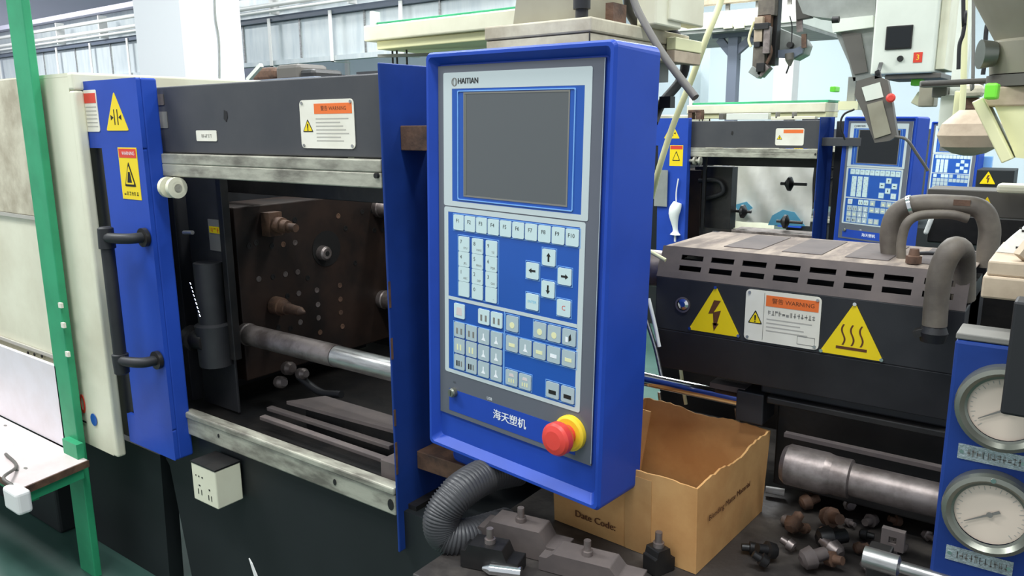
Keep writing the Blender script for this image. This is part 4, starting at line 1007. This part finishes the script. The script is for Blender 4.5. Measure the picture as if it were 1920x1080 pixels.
o = MB().tube([at(1826, -880, y=3.4), at(1825, 80, y=3.4), at(1820, 160, y=3.4)], .006, 8).build('grey_rod', 'greyink', None); tag(o, 'thin grey rod between two black cables left of the hopper', 'rod')
o = MB().tube([at(1812, -900, y=3.6), at(1808, 100, y=3.6), at(1794, 240, y=3.6)], .011, 8).build('pale_pipe', 'tube', None); tag(o, 'pale pipe descending right of the robot cabinet', 'pipe')

# ------------------------------------------------------------------ robot of the second machine: casting, cabinet, pendant
CYY = 5.3
rc = thing('robot_cabinet', 'white robot control cabinet with small dark display and red label', 'control cabinet', at(1700, 140, y=CYY))
tl, br = at(1645, -30, y=CYY), at(1749, 136, y=CYY)
MB().box(tl.x, br.x, CYY, CYY + .5, br.z + .0, 2.45).build('cabinet_body', 'offwhite', rc, .012, seg=3)
BX('cabinet_side', 'cream', rc, br.x + .001, br.x + .05, CYY + .06, CYY + .46, br.z + .02, 2.43, bevel=.004)
BX('cabinet_base', 'darkgrey', rc, tl.x + .08, br.x + .04, CYY + .03, CYY + .45, br.z - .03, br.z - .001, bevel=.004)
a, b = at(1663, 50, y=CYY), at(1709, 91, y=CYY)
dw = BX('display', 'ink', rc, a.x, b.x, CYY - .012, CYY - .001, b.z, a.z, bevel=.003)
BX('display_glass', 'screenoff', rc, a.x + .008, b.x - .008, CYY - .014, CYY - .0125, b.z + .008, a.z - .008)
a = at(1688, 110, y=CYY); MB().rev([(0, .018), (1, .015)], (a.x, CYY, a.z), (a.x, CYY - .02, a.z), 16).build('knob', 'ink', rc)
a = at(1721, 108, y=CYY); rl_ = BX('red_label', 'redlabel', rc, a.x - .024, a.x + .024, CYY - .004, CYY - .001, a.z - .028, a.z + .03)
MB().text('3', front(a.x, CYY - .004, a.z), .045, .001).build('label_number', 'ringyellow', rl_)
cs = thing('robot_bracket', 'large grey cast bracket left of the white robot cabinet', 'robot arm', at(1600, 150, y=5.6))
g = MB(); fr = front(0, 5.55, 0)
pts = [(1480, -40), (1642, -40), (1641, 30), (1638, 150), (1600, 152), (1592, 120), (1570, 70), (1560, 35), (1520, 30), (1505, 25)]
P2 = [(at(x, y, y=5.55).x, at(x, y, y=5.55).z) for x, y in pts]
MB().plate(P2[::-1], fr, -.25, 0).build('casting', 'grey', cs, .012, seg=3)
P3 = [(at(x, y, y=5.55).x, at(x, y, y=5.55).z) for x, y in [(1578, 62), (1615, 62), (1628, 135), (1602, 140)]]
MB().plate(P3[::-1], fr, 0, .015).build('rib_recess', 'darkgrey', cs, .004)
P3 = [(at(x, y, y=5.55).x, at(x, y, y=5.55).z) for x, y in [(1563, 38), (1640, 30), (1640, 52), (1565, 62)]]
MB().plate(P3[::-1], fr, 0, .05).build('collar', 'offwhite', cs, .006)
a, b = at(1590, 150, y=5.55), at(1600, 200, y=5.55)
MB().box(a.x, a.x + .05, 5.55, 5.6, b.z, a.z + .02).build('stay', 'grey', cs, .004)
BX('traverse_beam', 'offwhite', cs, -2.4, -1.0, 5.57, 5.75, at(1500, -82, y=5.6).z, 2.75, bevel=.01)
BX('foot', 'tube', cs, at(1575, 200, y=5.5).x, at(1612, 200, y=5.5).x, 5.45, 5.6, at(1590, 206, y=5.5).z, at(1590, 190, y=5.5).z)
a = at(1575, 40, y=5.4); CY('joint_pin', 'ink', cs, (a.x - .02, 5.3, a.z), (a.x + .02, 5.3, a.z), .02)

pd = thing('robot_pendant', 'grey handheld robot pendant with red button hung before the second panel', 'pendant', at(1650, 200, y=4.7))
PYY = 4.7
def pn(pts, d0, d1, name, m_, par=pd, bev=.006):
    q_ = [(at(x, y, y=PYY).x, at(x, y, y=PYY).z) for x, y in pts]
    return MB().plate(q_[::-1], front(0, PYY, 0), d0, d1).build(name, m_, par, bev)
pn([(1606, 152), (1640, 142), (1664, 150), (1673, 195), (1682, 255), (1668, 264), (1640, 268), (1618, 212), (1602, 178)], -.05, 0, 'pendant_body', 'darkgrey')
pn([(1616, 164), (1650, 154), (1657, 182), (1624, 190)], .0005, .006, 'pendant_display', 'offwhite', bev=.002)
pn([(1626, 196), (1655, 188), (1671, 250), (1640, 260)], .0005, .008, 'key_cover', 'hopper', bev=.003)
pn([(1640, 134), (1648, 130), (1652, 146), (1640, 148)], -.03, .0, 'pendant_hook', 'rubber', bev=.002)
a = at(1674, 184, y=PYY); MB().rev([(0, .012), (.3, .022), (.8, .024), (1, .015)], (a.x - .01, PYY - .012, a.z), (a.x, PYY - .05, a.z), 16).build('stop_button', 'red', pd)
MB().tube([at(1678, 256, y=PYY), at(1700, 262, y=PYY), at(1720, 290, y=PYY + .02), at(1740, 320, y=PYY + .05)], .008, 8).build('pendant_cable', 'darkgrey', pd)
MB().tube([at(1602, 205, y=4.9), at(1582, 215, y=4.9), at(1576, 235, y=4.9), at(1584, 262, y=4.92)], .006, 8).build('loop_cable', 'rubber', pd)

# gripper and arm of the second robot
gr = thing('robot_gripper', 'tall dirty robot gripper hanging down with a tilted end jaw', 'gripper', at(1430, 140, y=5.5))
def gx(px, py, y=5.5): return at(px, py, y=y)
def gb(name, m_, x0, x1, y0, y1, d=.06, yy=5.5, bev=.003):
    a_, b_ = gx(x0, y0, yy), gx(x1, y1, yy)
    return BX(name, m_, gr, a_.x, b_.x, yy, yy + d, b_.z, a_.z, bevel=bev)
gb('arm_column', 'soot', 1428, 1453, -80, 122, .08, 5.56)
gb('motor_block', 'hosegrey', 1422, 1452, 0, 28, .1)
gb('slide_plate', 'rust', 1420, 1444, 28, 62, .05)
gb('cylinder_body', 'beige', 1415, 1428, 32, 78, .04, 5.46)
gb('cylinder_body', 'dullsteel', 1432, 1442, 50, 100, .04, 5.46)
gb('guide_block', 'soot', 1414, 1440, 44, 54, .06, 5.44)
gb('guide_block', 'rubber', 1413, 1424, 78, 88, .06, 5.46)
gb('lower_slide', 'hosegrey', 1412, 1432, 88, 130, .06, 5.48)
MB().tube([gx(1436, 70), gx(1446, 95), gx(1438, 118), gx(1430, 128)], .012, 8).build('air_hose', 'rust', gr)
MB().tube([gx(1414, 40), gx(1404, 72), gx(1408, 88)], .009, 8).build('air_hose', 'tube', gr)
MB().obox(gx(1410, 130), gx(1428, 142), .08, .05).build('jaw', 'grey', gr, .004)
MB().obox(gx(1426, 142), gx(1442, 124), .08, .045).build('jaw', 'dullsteel', gr, .004)
gb('dark_joint', 'ink', 1418, 1432, 118, 134, .05, 5.44)
ar_ = thing('suction_manipulator', 'grey horizontal robot arm with cables right of the hanging gripper', 'robot arm', gx(1480, 90, 5.7))
P3 = [(gx(x, y, 5.65).x, gx(x, y, 5.65).z) for x, y in [(1448, 48), (1505, 72), (1512, 84), (1506, 102), (1488, 112), (1450, 104), (1440, 100), (1446, 70)]]
MB().plate(P3[::-1], front(0, 5.65, 0), -.15, 0).build('arm_body', 'grey', ar_, .008)
P3 = [(gx(x, y, 5.64).x, gx(x, y, 5.64).z) for x, y in [(1440, 96), (1490, 92), (1508, 86), (1506, 100), (1488, 110), (1440, 108)]]
MB().plate(P3[::-1], front(0, 5.64, 0), 0, .03).build('under_plate', 'greyblue', ar_, .004)
for (x, y) in ((1451, 85), (1480, 84)): a = gx(x, y, 5.6); CY('joint_bolt', 'soot', ar_, (a.x, 5.6, a.z), (a.x, 5.645, a.z), .02)
MB().tube([gx(1481, 30, 5.6), gx(1485, 50, 5.6), gx(1484, 80, 5.6)], .004, 6).build('signal_wire', 'rubber', ar_)
MB().tube([gx(1478, 105, 5.6), gx(1480, 120, 5.6), gx(1474, 138, 5.6)], .006, 6).build('signal_wire', 'rubber', ar_)
MB().rev([(0, .03), (.5, .03), (1, .008)], gx(1480, 100, 5.6), gx(1481, 124, 5.6), 10).build('suction_cup', 'darkgrey', ar_)
for x in (1443, 1451): MB().rev([(0, .018), (.5, .018), (1, .012)], gx(x, 100, 5.6), gx(x, 124, 5.6), 10).build('suction_cup', 'greyink', ar_)
MB().obox(gx(1495, -78, 5.7), gx(1500, 60, 5.7), .02, .04).build('lift_rod', 'dullsteel', ar_)
gbk = MB().obox(gx(1508, -10, 5.7), gx(1509, 36, 5.7), .06, .1, up=(1, 0, 0)).build('drive_block', 'darkgrey', ar_, .004)
MB().cyl(gx(1522, 25, 5.6), gx(1526, 25, 5.7), .022).build('drive_knob', 'ink', ar_)
MB().obox(gx(1508, 64, 5.6), gx(1508, 90, 5.6), .03, .03).build('arm_end', 'rust', ar_)

# overhead platform with dark steel column far behind
pf = thing('steel_platform', 'grey steel platform on a dark Y braced column far behind', 'platform', at(1358, 195, y=8.5))
def s8(px, py, y=8.5): return at(px, py, y=y)
a, b = s8(1190, 30), s8(1492, 62)
MB().box(a.x, b.x, 8.5, 10.3, s8(1360, 52).z, s8(1360, 20).z).build('deck_edge', 'offwhite', pf, .01)
MB().box(a.x, b.x, 8.52, 10.28, s8(1360, 52).z - .035, s8(1360, 52).z - .002).build('deck_underside', 'grey', pf)
BX('upper_rail', 'beige', pf, a.x, b.x, 8.5, 8.6, s8(1360, 6).z, s8(1360, -6).z, bevel=.004)
for k in range(6):
    x = a.x + .1 + k*(b.x - a.x - .2)/5; BX('rail_post', 'greyink', pf, x - .02, x + .02, 8.54, 8.58, s8(1360, 20).z, s8(1360, 6).z)
c = s8(1360, 100).x; zt8 = s8(1360, 56).z
BX('column', 'greyblue', pf, c - .055, c + .055, 8.7, 8.82, .001, zt8 - .06, bevel=.004)
BX('cap_beam', 'greyblue', pf, s8(1322, 60).x, s8(1408, 60).x, 8.7, 8.82, zt8 - .06, zt8 + .02, bevel=.004)
MB().obox((s8(1332, 78).x, 8.76, s8(1332, 70).z), (c, 8.76, s8(1352, 104).z), .08, .07, up=(0, 1, 0)).build('brace', 'greyblue', pf)
MB().obox((s8(1396, 72).x, 8.76, s8(1396, 66).z), (c, 8.76, s8(1366, 98).z), .08, .07, up=(0, 1, 0)).build('brace', 'greyblue', pf)
MB().obox(s8(1379, 124, 8.8), s8(1386, 110, 8.8), .03, .03).build('hanging_hook', 'ink', pf)
for (x0_, x1_, lb) in ((1358, 1374, 'far lamp housing'), (1378, 1396, 'far lamp housing')):
    BX('junction_box', 'cream', pf, s8(x0_, 48).x, s8(x1_, 48).x, 8.48, 8.6, s8(x0_, 54).z, s8(x0_, 44).z)
# white roller cabinet and pale wall panel behind
o = BX('wall_cabinet', 'wall', None, at(1278, 60, y=11).x, at(1318, 60, y=11).x, 11, 11.3, 1.2, at(1300, 52, y=11).z, bevel=.01); tag(o, 'pale cabinet standing before the far wall behind the yellow tube', 'cabinet')
o = BX('wall_column', 'white', None, at(1455, 60, y=12).x, at(1492, 60, y=12).x, 12, 12.3, .001, 6.0, bevel=.01); o['kind'] = 'structure'; o.name = 'trim_8'
# hardware on the second machine's beam
t = thing('beam_hardware', 'small brackets and pale tubing standing on the second machine beam', 'bracket', at(1400, 222, y=5.35))
for (x0_, x1_, y0_, y1_, mm) in ((1290, 1297, 209, 224, 'rust'), (1304, 1314, 209, 224, 'rust'), (1290, 1314, 206, 211, 'rust'), (1348, 1356, 213, 224, 'darkgrey'), (1362, 1440, 213, 224, 'offwhite'), (1454, 1457, 210, 222, 'greyink'), (1485, 1489, 210, 222, 'greyink'), (1445, 1528, 219, 224, 'cream')):
    a, b = at(x0_, y0_, y=5.35), at(x1_, y1_, y=5.35); BX('hardware_piece', mm, t, a.x, b.x, 5.35, 5.41, b.z, a.z, bevel=.002)

# green and grey valve gear right of the pendant
def blk(name, label, cat, x0_, x1_, y0_, y1_, yy, m_, d=.12, rot=0, group=None, bev=.006):
    a, b = at(x0_, y0_, y=yy), at(x1_, y1_, y=yy)
    o = BX(name, m_, None, a.x, b.x, yy, yy + d, b.z, a.z, bevel=bev); o.rotation_euler.y = rot
    return tag(o, label, cat, group)
blk('lime_valve', 'bright lime valve block just under the white robot cabinet', 'valve', 1708, 1726, 148, 160, 5.4, 'lime')
blk('lime_valve', 'small lime fitting left of the white robot cabinet near the pendant', 'valve', 1556, 1566, 162, 172, 5.8, 'lime')
blk('lime_valve', 'pale lime fitting beside the red pendant button', 'valve', 1708, 1722, 172, 196, 5.5, 'tube', rot=.5)
ld = thing('material_loader', 'cream and grey loader gear hanging between robot cabinet and feed chute', 'loader', at(1790, 246, y=4.0))
def lpart(name, x0_, x1_, y0_, y1_, yy, m_, d=.12, bev=.006):
    a, b = at(x0_, y0_, y=yy), at(x1_, y1_, y=yy)
    return BX(name, m_, ld, a.x, b.x, yy, yy + d, b.z, a.z, bevel=bev)
lpart('body', 1724, 1750, 160, 200, 4.3, 'hopper')
lpart('bracket', 1764, 1786, 178, 243, 4.2, 'offwhite', .1)
lpart('motor', 1748, 1774, 162, 182, 4.2, 'greyink', .1)
lpart('vertical_pipe', 1790, 1798, 170, 240, 4.1, 'tube', .05)
lpart('black_fitting', 1784, 1800, 222, 246, 4.15, 'rust', .06)
lpart('gear_head', 1802, 1840, 158, 182, 4.0, 'cream_dusty', .12, bev=.02)
lpart('gear_neck', 1806, 1832, 183, 206, 4.05, 'rust', .08)
lpart('cross_rail', 1724, 1840, 152, 160, 4.1, 'greyink', .1)
a = at(1790, 156, y=4.15); BX('mast', 'offwhite', ld, a.x - .03, a.x + .03, 4.25, 4.33, a.z - .1, 6.0)
o = MB().rev([(0, .012), (.06, .045), (.2, .075), (.45, .088), (.7, .078), (.9, .05), (1, .035)], at(1815, 292, y=2.7), at(1824, 206, y=2.7), 20).build('blower_body', 'beige', ld)
for ff in o.data.polygons: ff.use_smooth = True
blk('machine_cabinet', 'dark cabinet with a small hazard sign under the far panel at right', 'cabinet', 1832, 1866, 318, 620, 8.0, 'skirt', .4)
t = thing('hazard_plate', 'small yellow triangle on the dark cabinet right of the farthest panel', 'sign', at(1850, 345, y=7.99)); big_triangle(t, (at(1851, 345, y=7.99), X_, Z_), .12, .11, 'bolt', rivets=False)
t = thing('hazard_plate', 'small yellow triangle beside the right bend of the arching hose', 'sign', at(1846, 395, y=1.9)); big_triangle(t, (at(1848, 400, y=1.9), X_, Z_), .035, .035, 'bolt', rivets=False)
blk('distant_panel', 'tiny pale blue panel right of the farthest control panel', 'control panel', 1828, 1858, 293, 320, 9.0, 'lightblue', .1)
# beam and dark housing behind hoses
blk('rear_housing', 'black housing behind the arching hoses right of the second panel', 'housing', 1742, 1940, 400, 470, 2.3, 'soot', .3)
blk('glove_strip', 'white strip hanging beside the second panel', 'strip', 1733, 1739, 405, 440, 2.28, 'cloth', .01, rot=.25)

# equipment beyond the nearest machine's beam
ru = thing('auxiliary_unit', 'dark auxiliary unit with brown box seen over the nearest beam by the pillar', 'equipment', (at(520, 140, y=4).x, 4.2, 0))
a, b = at(462, 146, y=4.0), at(590, 146, y=4.0)
BX('cabinet', 'greyblue', ru, a.x, b.x, 4.0, 4.5, .001, a.z - .02, bevel=.01)
for (x0_, x1_, y0_, y1_, mm) in ((515, 560, 122, 146, 'darkgrey'), (470, 508, 128, 146, 'rust'), (560, 588, 130, 146, 'soot')):
    a, b = at(x0_, y0_, y=4.05), at(x1_, y1_, y=4.05); BX('motor_housing', mm, ru, a.x, b.x, 4.05, 4.35, b.z - .02, a.z, bevel=.03)
a, b = at(465, 150, y=3.95), at(490, 122, y=3.95); MB().obox(a, b, .03, .03).build('pale_stay', 'offwhite', ru)
# white blade tip and floor bits by the skirt
a, b = at(468, 1046, y=1.1), at(500, 1085, y=1.05)
o = MB().plate([(0, 0), (.012, -.012), (.05, -.075), (.03, -.08)], (a, X_, Z_), 0, .003).build('white_strip', 'white', None); tag(o, 'pointed white strip standing before the black skirt at the bottom edge', 'strip')
# white rod under the guard at the right
o = MB().cyl(at(1500, 905, y=1.42), at(1512, 912, y=1.42), .006).build('white_stub', 'white', None); 
bpy.data.objects.remove(o)

a, b = at(1847, 156, y=1.62), at(1869, 186, y=1.62)
BX('lime_lever', 'lime', hp, a.x, b.x, 1.62, 1.66, b.z, a.z, bevel=.004)

MB().obox(at(1646, 138, y=PYY - .005), at(1652, 118, y=5.325), .02, .012).build('hanger_arm', 'rubber', pd)
q = at(1452, 922, z=.665)
o = MB().cyl((q.x - .02, q.y, .665), (q.x + .02, q.y + .01, .665), .0085, seg=12).build('white_stub', 'white', None); tag(o, 'small white tube stub on the bed right behind the cardboard box corner', 'stub')
